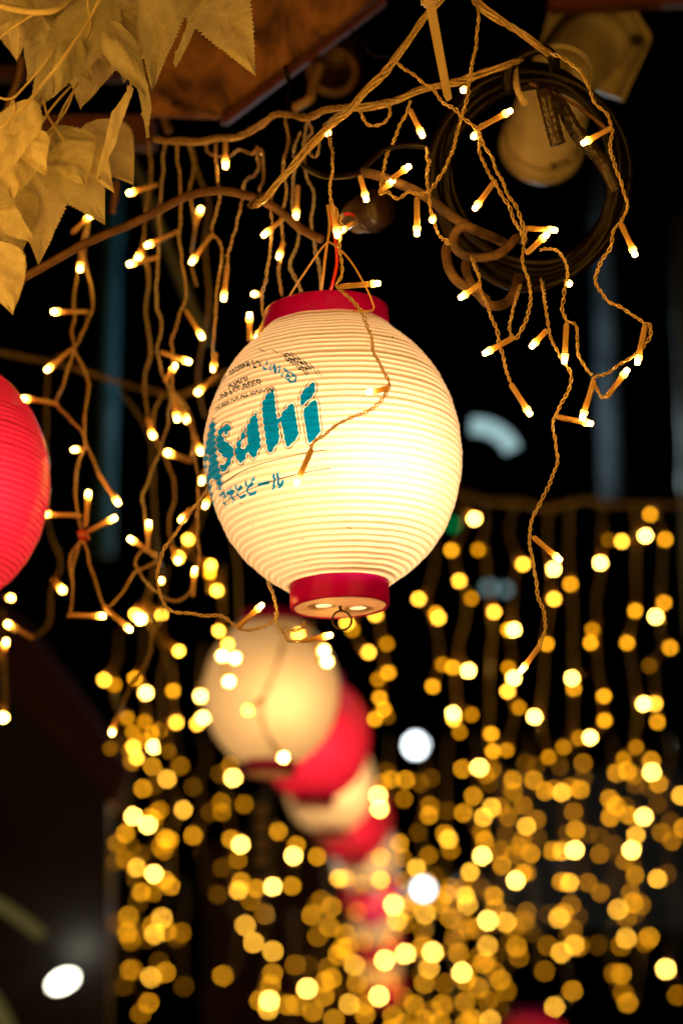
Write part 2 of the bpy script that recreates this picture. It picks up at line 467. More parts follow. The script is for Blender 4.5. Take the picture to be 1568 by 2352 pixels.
RT, RB = .0652, .0500
def lantern(center, scale, shellm, label, lod, watts, color, group='paper lanterns hanging in a row', rot=0.0, roll=0.0, holes=False):
    e = empty('paper_lantern', center, label, 'lantern', group)
    e.rotation_euler = (TILT, roll, rot); e.scale = (scale,) * 3
    key = ('lantern', lod)
    if key not in CACHE:
        V, F = shell_mesh(*((176, 8) if lod == 0 else (96, 5) if lod == 1 else (48, 4)))
        me = bpy.data.meshes.new('shell'); me.from_pydata(V, [], F)
        nseg, per = ((176, 8) if lod == 0 else (96, 5) if lod == 1 else (48, 4))
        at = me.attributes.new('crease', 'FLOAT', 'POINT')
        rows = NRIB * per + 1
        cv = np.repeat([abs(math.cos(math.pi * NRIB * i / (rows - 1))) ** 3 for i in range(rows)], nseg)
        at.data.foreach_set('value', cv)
        me.polygons.foreach_set('use_smooth', [True] * len(me.polygons))
        CACHE[key] = me
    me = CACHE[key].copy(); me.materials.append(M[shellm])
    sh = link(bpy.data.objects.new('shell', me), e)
    seg = 96 if lod == 0 else 40
    # top band: open ring
    V, F = lathe([(RT - .003, .137), (RT, .135), (RT + .0008, .137), (RT + .0008, .1570), (RT, .1585), (RT - .0025, .158), (RT - .003, .156), (RT - .003, .137)], seg)
    mesh_obj('top_band', V, F, 'band', e)
    V, F = lathe([(RB - .003, -.137), (RB, -.135), (RB + .0008, -.138), (RB + .0008, -.1605), (RB, -.162), (RB - .0026, -.162), (RB - .003, -.1605), (RB - .003, -.137)], seg)
    mesh_obj('bottom_band', V, F, 'band', e)
    # base board with two vent holes
    bm = bmesh.new()
    def circ(cx, cy, r, n):
        vs = [bm.verts.new((cx + r * math.cos(2 * math.pi * i / n), cy + r * math.sin(2 * math.pi * i / n), 0)) for i in range(n)]
        return [bm.edges.new((vs[i], vs[(i + 1) % n])) for i in range(n)]
    es = circ(0, 0, RB - .0031, 64)
    if holes:
        es += circ(-.0165, -.008, .0088, 24) + circ(.0185, .010, .0088, 24)
    bmesh.ops.triangle_fill(bm, use_beauty=True, use_dissolve=False, edges=es)
    if holes:
        kill = [f for f in bm.faces if min((f.calc_center_median() - Vector(q)).length for q in ((-.0165, -.008, 0), (.0185, .010, 0))) < .0080]
        bmesh.ops.delete(bm, geom=kill, context='FACES')
    bd = bm_obj('base_board', bm, 'board', e); bd.location = (0, 0, -.1610)
    V, F = lathe([(RB - .0034, -.1605), (RB - .0034, -.136)], seg)
    mesh_obj('inner_liner', V, F, 'liner', e)
    if holes:
        for (hx, hy) in ((-.0165, -.008), (.0185, .010)):
            V, F = lathe([(.0087, 0), (.0105, .0025), (.0145, .0065)], 28)  # flared white rim, added to catch lamp light so the holes look bright
            mesh_obj('vent_reflector', V, F, 'reflector', bd, loc=(hx, hy, .0002))
    # filament lamp inside
    V, F = [], []
    prof = [(.001, -.031), (.010, -.029), (.018, -.022), (.022, -.010), (.021, .002), (.016, .014), (.011, .022), (.0105, .030)]
    V, F = lathe(prof, 20, cap0=True)
    bl = mesh_obj('bulb', V, F, GL[color], e, loc=(0, 0, -.005))
    V, F = lathe([(.0125, .028), (.0125, .060), (.004, .066), (.002, .16)], 16, cap1=True)
    mesh_obj('lamp_socket', V, F, 'dark', bl)
    ld = bpy.data.lights.new('bulb_light', 'POINT'); ld.energy = watts * scale * scale; ld.shadow_soft_size = .024
    ld.color = {'warm': (1, .59, .31) if holes else (1, .53, .19), 'red': (1, .50, .22)}[color]
    lo = link(bpy.data.objects.new('bulb_light', ld), e); lo.location = (.030, -.058, -.026)
    if lod < 2:
        # ring at the bottom
        bm = bmesh.new()
        rr, tt = .0098, .0011
        vs = []
        for i in range(40):
            a = 2 * math.pi * i / 40
            vs.append([bm.verts.new(((rr + tt * math.cos(b)) * math.cos(a), tt * math.sin(b), (rr + tt * math.cos(b)) * math.sin(a))) for b in [2 * math.pi * j / 8 for j in range(8)]])
        for i in range(40):
            for j in range(8):
                bm.faces.new((vs[i][j], vs[(i + 1) % 40][j], vs[(i + 1) % 40][(j + 1) % 8], vs[i][(j + 1) % 8]))
        rg = bm_obj('pull_ring', bm, 'ring', e, True); rg.location = (.001, -.004, -.1760); rg.rotation_euler = (0, 0, .15)
        c = np.array([(0, -.004, -.156), (0, -.004, -.163), (0.001, -.0042, -.1665)])
        V, F = tube(catmull(c, .001), .0016, 8)
        mesh_obj('ring_eyelet', V, F, 'ring', e)
    return e
CACHE = {}
TILT = math.radians(-1.5)
GL = {'warm': glow('lantern_bulb_warm', (1, .74, .34), 8, 'NONE'), 'red': glow('lantern_bulb_red', (1, .62, .3), 5, 'NONE')}

LC = P(764, 1047, 1.475)
main = lantern(LC, 1.0, 'shell', 'large lit cream lantern in focus with red bands and blue brewery lettering', 0, 1.65, 'warm', roll=math.radians(-2.7), holes=True)
bpy.context.view_layer.update()
MW = main.matrix_world.copy()
MI = MW.inverted()

def unproj(u, v):
    """(arc position s, height z) on the lantern's skin where a traced mark lies"""
    o = MI @ cam.location; q = MI @ P(u, v, 1.0)
    d = (q - o).normalized()
    t = 1.9; last = None
    for k in range(1400):
        p = o + d * t
        if abs(p.z) < LH:
            if math.hypot(p.x, p.y) <= base_r(p.z): break
        t += .0008
    else:
        # beyond the rim: nearest approach
        best = None
        for k in range(1400):
            t = 1.9 + k * .0008; p = o + d * t
            if abs(p.z) < LH:
                g_ = math.hypot(p.x, p.y) - base_r(p.z)
                if best is None or g_ < best[0]: best = (g_, p.copy())
        p = best[1]
    return (math.atan2(p.x, -p.y) * LR, p.z)

def drape(name, bm, mat, parent, lift=.0005):
    """cut a flat drawing (x = arc position, y = height) into strips and lay it on the ribbed skin"""
    xs = [v.co.x for v in bm.verts]; ys = [v.co.y for v in bm.verts]
    zstep = .0008
    y = min(ys)
    while y < max(ys):
        bmesh.ops.bisect_plane(bm, geom=bm.verts[:] + bm.edges[:] + bm.faces[:], plane_co=(0, y, 0), plane_no=(0, 1, 0)); y += zstep
    x = min(xs)
    while x < max(xs):
        bmesh.ops.bisect_plane(bm, geom=bm.verts[:] + bm.edges[:] + bm.faces[:], plane_co=(x, 0, 0), plane_no=(1, 0, 0)); x += .004
    bmesh.ops.triangulate(bm, faces=bm.faces[:])
    for v in bm.verts:
        v.co = Vector(surf(v.co.x / LR, v.co.y, lift))
    bmesh.ops.recalc_face_normals(bm, faces=bm.faces[:])
    bm.normal_update()
    for f in bm.faces:
        c = f.calc_center_median()
        if f.normal.x * c.x + f.normal.y * c.y < 0: f.normal_flip()
    return bm_obj(name, bm, mat, parent, False)

def poly_bm(polys):
    bm = bmesh.new()
    for pl in polys:
        vs = [bm.verts.new((p[0], p[1], 0)) for p in pl]
        f = bm.faces.new(vs)
    bmesh.ops.triangulate(bm, faces=bm.faces[:])
    return bm

def round_poly(pl, n=3):
    """corner-cutting so the brush letters have soft corners"""
    for _ in range(n - 1):
        q = []
        for i in range(len(pl)):
            a, b = pl[i], pl[(i + 1) % len(pl)]
            q.append((a[0] * .8 + b[0] * .2, a[1] * .8 + b[1] * .2)); q.append((a[0] * .2 + b[0] * .8, a[1] * .2 + b[1] * .8))
        pl = q
    return pl

def outline(pl, off, wdt):
    n = len(pl); area = sum(pl[i][0] * pl[(i + 1) % n][1] - pl[(i + 1) % n][0] * pl[i][1] for i in range(n))
    sg = 1 if area > 0 else -1
    def shift(o):
        r = []
        for i in range(n):
            a, b, c = pl[i - 1], pl[i], pl[(i + 1) % n]
            t = Vector((c[0] - a[0], c[1] - a[1])); t.normalize() if t.length > 1e-9 else None
            r.append((b[0] + t.y * o * sg, b[1] - t.x * o * sg))
        return r
    A, B = shift(off), shift(off + wdt)
    return [(A[i], A[(i + 1) % n], B[(i + 1) % n], B[i]) for i in range(n)]

Z4 = lambda x, y: unproj(431.2 + x / 4, 764.4 + y / 4)
letters = [
    # the last letter: dot and stem
    [(1160, 458), (1172, 480), (1170, 562), (1048, 678), (1034, 650), (1036, 580), (1062, 530), (1112, 484)],
    [(1176, 618), (1190, 640), (1213, 860), (1222, 912), (1200, 938), (1122, 1022), (1104, 1000), (1082, 850), (1058, 720), (1102, 664), (1150, 628)],
    # h
    [(786, 518), (800, 560), (810, 640), (828, 800), (850, 790), (870, 740), (925, 672), (968, 648), (984, 690), (1008, 850), (1024, 940), (1000, 975), (925, 1058), (902, 1022), (880, 900), (858, 812),
     (838, 838), (846, 950), (850, 985), (800, 1060), (764, 1108), (740, 1084), (712, 900), (684, 670), (720, 592), (762, 538)],
    # a
    [(634, 730), (648, 770), (664, 900), (682, 1030), (656, 1082), (616, 1160), (594, 1140), (566, 1085), (520, 1190), (496, 1198), (462, 1160), (452, 1090), (464, 1010), (500, 960), (516, 900), (536, 880), (538, 960), (502, 1020), (500, 1060), (540, 1075), (562, 1010), (548, 860), (600, 770)],
    # s
    [(384, 836), (414, 862), (396, 912), (376, 950), (340, 905), (330, 930), (356, 990), (420, 1040), (444, 1084), (430, 1150), (402, 1210), (380, 1262), (330, 1280), (304, 1240), (318, 1205), (356, 1212), (384, 1160), (330, 1130), (284, 1070), (276, 990), (300, 900), (346, 844)],
]
lpoly = [round_poly([Z4(*p) for p in pl], 2) for pl in letters]
# the first letter wraps round the side: drawn flat, ending where the second begins
sx, sz = Z4(284, 1070)
def A_pts(x, y): return (sx - .0815 + x * .083, -.047 + y * .076)
lpoly.append(round_poly([A_pts(*p) for p in [(.80, 1.0), (.92, .93), (.95, .55), (.97, .2), (.88, .0), (.80, .02), (.74, .22), (.52, .22), (.38, .02), (.2, 0), (.06, .0), (.3, .3), (.55, .36), (.66, .38), (.68, .6), (.44, .40), (.34, .42), (.62, .84)]], 2))
bm = poly_bm(lpoly)
logo = drape('printed_logo', bm, 'teal', main, .0005)
logo['label'] = 'big blue green brush lettering reading Asahi'
ol = []
for pl in lpoly: ol += outline(pl, .0016, .0008)
drape('logo_outline', poly_bm(ol), 'ink', main, .00062)

def text_bm(s, size, bold=0.0, squeeze=1.0, shear=0.0):
    cu = bpy.data.curves.new('t', 'FONT'); cu.body = s; cu.size = size; cu.align_x = 'CENTER'; cu.align_y = 'BOTTOM_BASELINE'
    cu.offset = bold; cu.resolution_u = 2; cu.shear = shear
    o = bpy.data.objects.new('t', cu); COL.objects.link(o)
    me = bpy.data.meshes.new_from_object(o)
    bpy.data.objects.remove(o); bpy.data.curves.remove(cu)
    bm = bmesh.new(); bm.from_mesh(me); bpy.data.meshes.remove(me)
    for v in bm.verts: v.co.x *= squeeze; v.co.z = 0
    return bm

def put_text(name, s, size, ctr, bold=0.0, squeeze=1.0, shear=0.0, rotdeg=0, mat='ink'):
    bm = text_bm(s, size, bold, squeeze, shear)
    R_ = Matrix.Rotation(math.radians(rotdeg), 3, 'Z')
    for v in bm.verts:
        v.co = R_ @ v.co; v.co.x += ctr[0]; v.co.y += ctr[1]
    return drape(name, bm, mat, main, .0008)

def join_bm(bms):
    out = bmesh.new()
    for b in bms:
        me = bpy.data.meshes.new('x'); b.to_mesh(me); b.free(); out.from_mesh(me); bpy.data.meshes.remove(me)
    return out

put_text('printed_line', 'ASAHI', .0100, unproj(546, 884), .0002, 1.25)
put_text('printed_line', 'DRAFT BEER', .0098, unproj(547, 903), .0002, 1.25)
put_text('printed_line', 'THE BEER FOR ALL SEASONS', .0060, unproj(551, 918), .0002, 1.18)
kata = unproj(573, 1139)
put_text('printed_line', '\u30a2\u30b5\u30d2\u30d3\u30fc\u30eb', .0175, (kata[0] - .002, kata[1] + .0005), .0007, 1.0, .12, mat='teal')
# arched small capitals and the ear of barley
cx_, cz_ = unproj(549, 905)
def arc_text(s, a0, a1, R_, size):
    bms = []
    n = len(s)
    for i, ch in enumerate(s):
        if ch == ' ': continue
        a = a0 + (a1 - a0) * (i + .5) / n
        b = text_bm(ch, size, .00025, .95)
        rot = Matrix.Rotation(a, 3, 'Z')
        for v in b.verts:
            q = rot @ (v.co + Vector((0, R_, 0)))
            v.co = Vector((cx_ + q.x * 1.18, cz_ - .012 + q.y, 0))
        bms.append(b)
    return join_bm(bms)
def circle3(a, b, c):
    ax, ay = a; bx, by = b; cx, cy2 = c
    d = 2 * (ax * (by - cy2) + bx * (cy2 - ay) + cx * (ay - by))
    ux = ((ax * ax + ay * ay) * (by - cy2) + (bx * bx + by * by) * (cy2 - ay) + (cx * cx + cy2 * cy2) * (ay - by)) / d
    uy = ((ax * ax + ay * ay) * (cx - bx) + (bx * bx + by * by) * (ax - cx) + (cx * cx + cy2 * cy2) * (bx - ax)) / d
    return ux, uy, math.hypot(ax - ux, ay - uy)
q0, q1, q2 = unproj(488, 912), unproj(575, 846), unproj(664, 876)
ux_, uy_, rr_ = circle3(q0, q1, q2)
def arch(s, p0, p1, size):
    a0 = math.atan2(-(p0[0] - ux_), p0[1] - uy_); a1 = math.atan2(-(p1[0] - ux_), p1[1] - uy_)
    bms = []
    for i, ch in enumerate(s):
        if ch == ' ': continue
        a = a0 + (a1 - a0) * (i + .5) / len(s)
        b = text_bm(ch, size, .0003, .95)
        rot = Matrix.Rotation(a, 3, 'Z')
        for v in b.verts:
            q = rot @ (v.co + Vector((0, rr_, 0))); v.co = Vector((ux_ + q.x, uy_ + q.y, 0))
        bms.append(b)
    return join_bm(bms)
drape('printed_arch', arch('ASAHI BREWERIES', q0, unproj(602, 845), .0105), 'ink', main, .0008)
drape('printed_arch', arch('LIMITED', unproj(606, 846), unproj(672, 882), .0125), 'teal', main, .0008)
def line_bm(pts, wd):
    bm = bmesh.new()
    vs = []
    for i, p in enumerate(pts):
        a = pts[max(0, i - 1)]; b = pts[min(len(pts) - 1, i + 1)]
        t = Vector((b[0] - a[0], b[1] - a[1])); t.normalize()
        vs.append((bm.verts.new((p[0] - t.y * wd / 2, p[1] + t.x * wd / 2, 0)), bm.verts.new((p[0] + t.y * wd / 2, p[1] - t.x * wd / 2, 0))))
    for i in range(len(vs) - 1):
        bm.faces.new((vs[i][0], vs[i][1], vs[i + 1][1], vs[i + 1][0]))
    return bm
drape('printed_rule', line_bm([unproj(496, 1124), unproj(530, 1100), unproj(575, 1075), unproj(640, 1055), unproj(700, 1041), unproj(748, 1034)], .0008), 'ink', main)
drape('printed_rule', line_bm([unproj(516, 1156), unproj(550, 1136), unproj(600, 1115), unproj(650, 1098), unproj(700, 1086), unproj(760, 1076)], .0008), 'ink', main)
bms = [line_bm([unproj(597, 807), unproj(612, 808)], .0006), line_bm([unproj(622, 806), unproj(640, 811), unproj(656, 817)], .0006)]
for i in range(6):
    for sd in (-1, 1):
        u0, v0 = 660 + i * 9, 820 + i * 6.5
        pts = []
        for k in range(9):
            a = 2 * math.pi * k / 8
            lx, ly = 6.5 * math.cos(a), 2.6 * math.sin(a)
            ang = math.radians(36 - sd * 22)
            pts.append(unproj(u0 + sd * 3.2 * .6 + lx * math.cos(ang) - ly * math.sin(ang), v0 - sd * 3.4 + lx * math.sin(ang) + ly * math.cos(ang)))
        bms.append(line_bm(pts, .0009))
for i in range(7):
    u0, v0 = 668 + i * 8, 812 + i * 5 + (i % 2) * 5
    bms.append(line_bm([unproj(u0, v0), unproj(u0 + 12, v0 + 7), unproj(u0 + 24, v0 + 18 + i)], .0007))
drape('printed_barley', join_bm(bms), 'ink', main, .0006)
# the overlap seam of the vinyl on the far side
drape('seam', line_bm([unproj(1012, 925), unproj(1018, 960), unproj(1021, 1000), unproj(1022, 1050)], .0009), 'shell', main, .0007)

# wires that carry the main lantern
def wire(name, pts, r, mat, label, cat='wire', group=None, sides=8, step=.003, d=1.38, wob=0.0, parent=None, taper=None):
    pp = [P(*(q if len(q) > 2 else (q[0], q[1], d))) for q in pts]
    org = pp[0]
    c = catmull(pp, step)
    if wob: c = wobble(c, wob, .05)
    c = c - np.array(org)
    rr = r if taper is None else r * taper(np.linspace(0, 1, len(c)))
    V, F = tube(c, rr, sides)
    o = mesh_obj(name, V, F, mat, parent)
    o.location = org
    if label: tag(o, label, cat, group)
    return o
wire('lamp_wire', [(752, 470, 1.47), (757, 520, 1.47), (748, 580, 1.47), (741, 640, 1.47), (734, 690, 1.475)], .0014, 'yellow_wire', 'tan lamp wire running down into the top of the cream lantern')
wire('lamp_wire', [(758, 480, 1.465), (768, 540, 1.465), (774, 590, 1.465), (769, 630, 1.465), (752, 690, 1.475)], .0017, 'red_wire', 'red lamp wire running down into the top of the cream lantern')
wire('hanging_wire', [(812, 715, 1.40), (856, 712, 1.415), (854, 692, 1.415), (835, 650, 1.42), (805, 600, 1.45), (775, 568, 1.46), (755, 555, 1.47)], .0009, 'yellow_wire', 'thin bare hanger wire hooked on the red top band, side of the cable coil')
wire('hanging_wire', [(640, 720, 1.50), (672, 668, 1.49), (700, 625, 1.48), (735, 575, 1.47), (755, 553, 1.47)], .0009, 'yellow_wire', 'thin bare hanger wire on the leaf side of the lantern top')

# the other lanterns
lantern(P(-157, 1112, 1.62), 1.0, 'shell_red', 'red lit lantern cut off by the picture edge beside the light strings', 1, .95, 'red', 'red lanterns')
far = [
    (622, 1592, 2.80, 'shell', 'warm', 'blurred cream lantern right below the big sharp one, red rim underneath'),
    (722, 1698, 3.42, 'shell_red', 'red', 'first red lantern of the receding row, half behind a cream one'),
    (756, 1800, 4.20, 'shell', 'warm', 'second cream lantern of the receding row, between two red ones'),
    (812, 1885, 5.00, 'shell_red', 'red', 'second red lantern of the receding row'),
    (838, 1966, 5.90, 'shell', 'warm', 'third cream lantern of the receding row, above dense lights'),
    (852, 2050, 6.80, 'shell_red', 'red', 'third red lantern of the receding row'),
    (862, 2110, 7.60, 'shell', 'warm', 'fourth cream lantern of the row, tiny and blurred'),
    (870, 2168, 8.50, 'shell_red', 'red', 'fourth red lantern of the row, tiny among the bokeh lights'),
    (876, 2215, 9.40, 'shell', 'warm', 'fifth cream lantern, smallest pale one at the end of the row'),
    (882, 2262, 10.3, 'shell_red', 'red', 'last red lantern at the far end of the row'),
    (1225, 2432, 4.60, 'shell_red', 'red', 'red lantern barely showing at the bottom edge of the picture'),
]
for (u, v, d, sm, cl, lb) in far:
    lantern(P(u, v, d), 1.0, sm, lb, 2, (.66 if sm == 'shell' else .8) * (1 if d < 4.5 else .55), cl, 'cream lanterns' if sm == 'shell' else 'red lanterns', rot=random.uniform(-.5, .3))
main['group'] = 'cream lanterns'
# dark blue hanging sign strip below the blurred cream lantern
sg = empty('hanging_sign', P(603, 1800, 2.9), 'dark blue narrow sign strip hanging below the blurred cream lantern', 'sign')
o = box_between('sign_board', [(580, 1828, 2.9), (628, 1828, 2.9), (618, 2010, 2.9), (574, 2010, 2.9)], 2.9, .02, 'bluesign'); o.parent = sg; o.location -= sg.location
for k in range(4):
    o = box_between('sign_mark', [(592, 1850 + k * 38, 2.897), (614, 1850 + k * 38, 2.897), (612, 1874 + k * 38, 2.897), (590, 1874 + k * 38, 2.897)], 2.897, .002, 'board'); o.parent = sg; o.location -= sg.location

# ------------------------------------------------------------------ string lights
# bulb parts, built once with z pointing to the lit end
def bulb_meshes():
    L = .026
    V, F = lathe([(.0012, 0), (.0024, .0015), (.0026, .004), (.0024, .012), (.0026, L - .007), (.0027, L - .005)], 10, cap0=True)
    s = bpy.data.meshes.new('bulb_holder'); s.from_pydata(V, [], F)
    V, F = lathe([(.0028, L - .0055), (.0033, L - .005), (.0034, L - .002), (.0029, L - .0012)], 12)
    c = bpy.data.meshes.new('collar'); c.from_pydata(V, [], F)
    V, F = lathe([(.0003, L - .0045), (.0016, L - .004), (.0018, L - .002), (.0024, L - .001), (.0025, L + .002), (.0021, L + .0038), (.0009, L + .0044)], 10, cap0=True, cap1=True)
    b = bpy.data.meshes.new('bulb'); b.from_pydata(V, [], F)
    for me, m in ((s, 'sleeve'), (c, 'collar'), (b, 'led')):
        me.polygons.foreach_set('use_smooth', [True] * len(me.polygons)); me.materials.append(M[m])
    return s, c, b
SLV, CLR, BLB = bulb_meshes()
def add_bulb(par, a, b, sc_=1.0):
    """bulb whose holder starts at a and whose lit tip is at b (world points)"""
    m = axis_matrix(a, b)
    L = (Vector(b) - Vector(a)).length
    k = L / .030
    h = bpy.data.objects.new('bulb_holder', SLV); link(h, par)
    m2 = m.copy(); m2.translation = Vector(a) - par.location
    h.matrix_local = m2 @ Matrix.Diagonal((sc_, sc_, k, 1))
    c = bpy.data.objects.new('collar', CLR); link(c, h)
    t = bpy.data.objects.new('bulb', BLB); link(t, h)
    # keep the tip's own proportions when the holder is longer or shorter
    for o in (c, t):
        o.scale = (1, 1, 1 / k); o.location = (0, 0, .026 - .026 / k)
    return h

STR = []   # (root, centreline world points)
def light_string(pts_list, label, d=1.38, grade='sharp', mat='clear_cord', group='strings of warm lights'):
    """pts_list: list of polylines (u, v[, depth]); one thing with one or more twisted cords"""
    first = pts_list[0][0]
    org = P(*(first if len(first) > 2 else (first[0], first[1], d)))
    e = empty('light_string', org, label, 'string light', group)
    cl = []
    for pts in pts_list:
        pp = [P(*(q if len(q) > 2 else (q[0], q[1], d))) for q in pts]
        if grade == 'sharp': V, F, c = strands(pp)
        elif grade == 'soft': V, F, c = strands(pp, step=.0022, sides=4, r=.00085, off=.00105)
        else: V, F, c = strands(pp, step=.006, sides=4, r=.0014, off=.0013, pitch=.02)
        V = [np.array(v) - np.array(org) for v in V]
        mesh_obj('cord', V, F, mat, e)
        cl.append(c)
    STR.append((e, np.vstack(cl)))
    return e

def bundle(name, pts, label, d=1.42, n=4, r=.0016, off=.0023, pitch=.16, mat='clear_cord', cat='cable', sides=6, step=.004):
    pp = [P(*(q if len(q) > 2 else (q[0], q[1], d))) for q in pts]
    org = pp[0]
    V, F, c = strands(pp, n=n, r=r, off=off, pitch=pitch, step=step, sides=sides, wob=.001, wl=.06)
    e = empty(name, org, label, cat, 'supply cables of the light strings')
    # each conductor is a part of its own
    per = len(V) // n; pf = len(F) // n
    for k in range(n):
        vv = [np.array(v) - np.array(org) for v in V[k * per:(k + 1) * per]]
        ff = [tuple(i - k * per for i in f) for f in F[k * pf:(k + 1) * pf]]
        mesh_obj('conductor', vv, ff, mat, e)
    return e

bundle('supply_cable', [(578, 472, 1.46), (615, 450), (655, 400), (700, 350), (745, 300), (784, 270), (822, 228), (859, 192), (904, 140), (935, 95), (962, 60), (984, 30), (1020, -15)], 'thick clear multi-wire cable slanting up from the brown cable towards the cable tie', 1.42)
bundle('supply_cable', [(352, 318, 1.62), (420, 326, 1.6), (500, 318, 1.58), (560, 310, 1.56), (612, 274, 1.54), (645, 262, 1.53), (700, 268, 1.5), (745, 255, 1.48), (790, 246, 1.46), (860, 243, 1.45), (920, 228, 1.44), (960, 208, 1.44), (1020, 193, 1.44), (1080, 180, 1.44), (1150, 153, 1.44), (1195, 136, 1.45)], 'thick clear multi-wire cable running level under the eave to the coil', n=4)
bundle('supply_cable', [(1080, -15, 1.41), (1104, 12, 1.41), (1140, 38, 1.41), (1175, 65, 1.42), (1229, 101, 1.43), (1262, 122, 1.44)], 'thick clear multi-wire cable coming down from the top edge to the coil', n=4)
bundle('supply_cable', [(-30, 800, 2.15), (60, 822, 2.15), (150, 840, 2.15), (280, 880, 2.15), (370, 903, 2.12), (425, 905, 2.1), (480, 880, 2.1), (520, 850, 2.1)], 'blurred supply cable crossing behind the left strings from the red lantern', mat='clear_cord', step=.008)
bundle('supply_cable', [(1040, 1128, 3.3), (1120, 1150, 3.3), (1200, 1155, 3.3), (1260, 1168, 3.3), (1330, 1150, 3.3), (1420, 1158, 3.3), (1520, 1160, 3.3), (1640, 1150, 3.3)], 'blurred level cable that the curtain of far lights hangs from', mat='clear_cord', step=.01, r=.003, off=.004)

# --- sharp strings on the coil side
light_string([[(905, 140), (940, 165), (985, 200), (1020, 235), (1060, 266), (1092, 296), (1099, 325), (1104, 360), (1129, 410), (1154, 450), (1179, 500), (1202, 556), (1199, 600), (1214, 650), (1217, 700), (1196, 760), (1178, 780), (1170, 750), (1179, 705), (1194, 655, 1.44)],
              [(1092, 296), (1106, 322), (1129, 365), (1159, 432), (1192, 492), (1204, 535), (1202, 560)]], 'long light string across the coil starting at the slanting cable and looping back up', 1.37)
light_string([[(1080, -15, 1.40), (1098, 25), (1094, 90), (1080, 165), (1074, 215), (1056, 280), (1044, 330), (1019, 390), (994, 430), (969, 446), (939, 440), (914, 456), (890, 440), (874, 446), (874, 425), (884, 372), (895, 345)]], 'light string curving from the top edge down to the thick knotted cable', 1.36)
light_string([[(1262, 120), (1314, 147), (1344, 185), (1364, 232), (1394, 265), (1404, 300), (1402, 350), (1419, 400), (1433, 445), (1439, 480), (1424, 510), (1409, 530), (1399, 570), (1376, 610), (1367, 650), (1389, 685), (1424, 705), (1454, 725), (1479, 745), (1490, 742), (1494, 756), (1491, 778), (1470, 801), (1449, 821), (1424, 836), (1399, 856), (1374, 861), (1359, 870), (1369, 888), (1379, 911), (1392, 916)]], 'light string down the outer side of the coil ending in a hooked loop', 1.375)
light_string([[(1240, 574, 1.40), (1262, 570), (1281, 577), (1294, 600), (1304, 626), (1295, 670), (1291, 712), (1300, 738), (1320, 745), (1326, 775), (1324, 806), (1339, 836), (1359, 862)]], 'short light string dropping out of the coil and swinging to the hooked loop', 1.385)
light_string([[(1243, 640, 1.42), (1248, 672, 1.40), (1255, 720), (1257, 751), (1271, 788), (1288, 826), (1309, 856), (1311, 878), (1299, 906), (1281, 944), (1269, 971), (1276, 1026), (1279, 1058), (1264, 1106), (1244, 1146), (1225, 1186), (1214, 1234), (1223, 1286), (1229, 1331), (1236, 1371), (1249, 1411), (1251, 1446), (1240, 1482)]], 'longest light string hanging straight below the coil to a single end bulb', 1.385)
light_string([[(980, 340, 1.42), (983, 380), (981, 430), (985, 455), (990, 487), (1000, 525), (1018, 548), (1032, 562, 1.42)], [(1082, 590, 1.42), (1094, 620), (1100, 648), (1110, 682), (1128, 726), (1141, 766), (1154, 816), (1164, 861), (1171, 880)]], 'light string beside the knotted cable, coming out under it and hanging free', 1.385)
light_string([[(890, 236, 1.43), (896, 262, 1.43), (880, 282, 1.43), (852, 290, 1.43), (834, 274, 1.43), (826, 252, 1.43)], [(942, 232, 1.42), (936, 254, 1.42), (922, 280, 1.42), (911, 305, 1.42), (901, 332, 1.42)]], 'short slack loops of cord hanging under the level cable', 1.43)
# --- the string over the lantern
light_string([[(742, 285, 1.44), (753, 305, 1.42), (762, 340, 1.40), (764, 372, 1.39), (762, 400), (757, 440), (760, 465), (774, 483), (780, 506), (782, 534), (780, 567), (785, 607), (783, 632), (773, 655, 1.40), (790, 673, 1.39), (808, 689, 1.39), (826, 712, 1.39), (844, 746, 1.385), (859, 806, 1.375), (878, 850, 1.372), (893, 874, 1.372), (889, 901, 1.372), (869, 926, 1.370), (834, 949, 1.370), (790, 966, 1.370), (760, 986, 1.372), (741, 1001, 1.372), (722, 1014, 1.372), (716, 1030, 1.372)]], 'sharp light string lying across the front of the big cream lantern', 1.40)
# --- leaf side, moderately blurred
light_string([[(205, 500), (200, 520), (190, 552), (185, 600), (176, 640), (170, 700), (172, 730), (165, 761), (170, 801), (147, 880), (131, 926), (155, 956), (188, 990), (197, 1026), (180, 1066), (174, 1111), (176, 1161), (184, 1204), (192, 1230)]], 'light string nearest the red lantern, bending towards it halfway', 1.68, 'soft')
light_string([[(205, 500), (203, 530), (195, 590), (208, 650), (213, 700), (205, 730), (180, 786), (172, 803), (195, 851), (204, 896), (195, 956), (197, 1010), (215, 1056), (226, 1088)]], 'light string twined with the one nearest the red lantern, ending in a slanting bulb', 1.69, 'soft')
light_string([[(192, 1224), (188, 1240), (162, 1276), (165, 1326), (166, 1386), (158, 1420)], [(188, 1238), (176, 1272), (166, 1310), (164, 1330)], [(193, 1240), (208, 1300), (225, 1351), (237, 1388), (256, 1388), (282, 1360), (305, 1322), (330, 1304), (362, 1290)]], 'tied bunch of cords spreading out below the red knot', 1.66, 'soft')
light_string([[(378, 322), (374, 400), (368, 480), (366, 560), (361, 640), (360, 700), (372, 748), (362, 801), (374, 861), (390, 892), (391, 926), (380, 996), (352, 1076), (330, 1136), (333, 1186), (341, 1240)]], 'light string hanging under the eave beam, first beside the teal pipe', 1.66, 'soft', 'grey_cord')
light_string([[(405, 325), (412, 400), (416, 460), (413, 560), (426, 650), (425, 686), (411, 731), (396, 776), (397, 816), (396, 880), (412, 930), (440, 990), (450, 1060), (456, 1130), (453, 1200), (456, 1290), (441, 1350), (410, 1380), (375, 1371), (332, 1332), (311, 1292), (330, 1264), (362, 1284)]], 'light string that makes a wide loop at its foot left of the lantern', 1.62, 'soft')
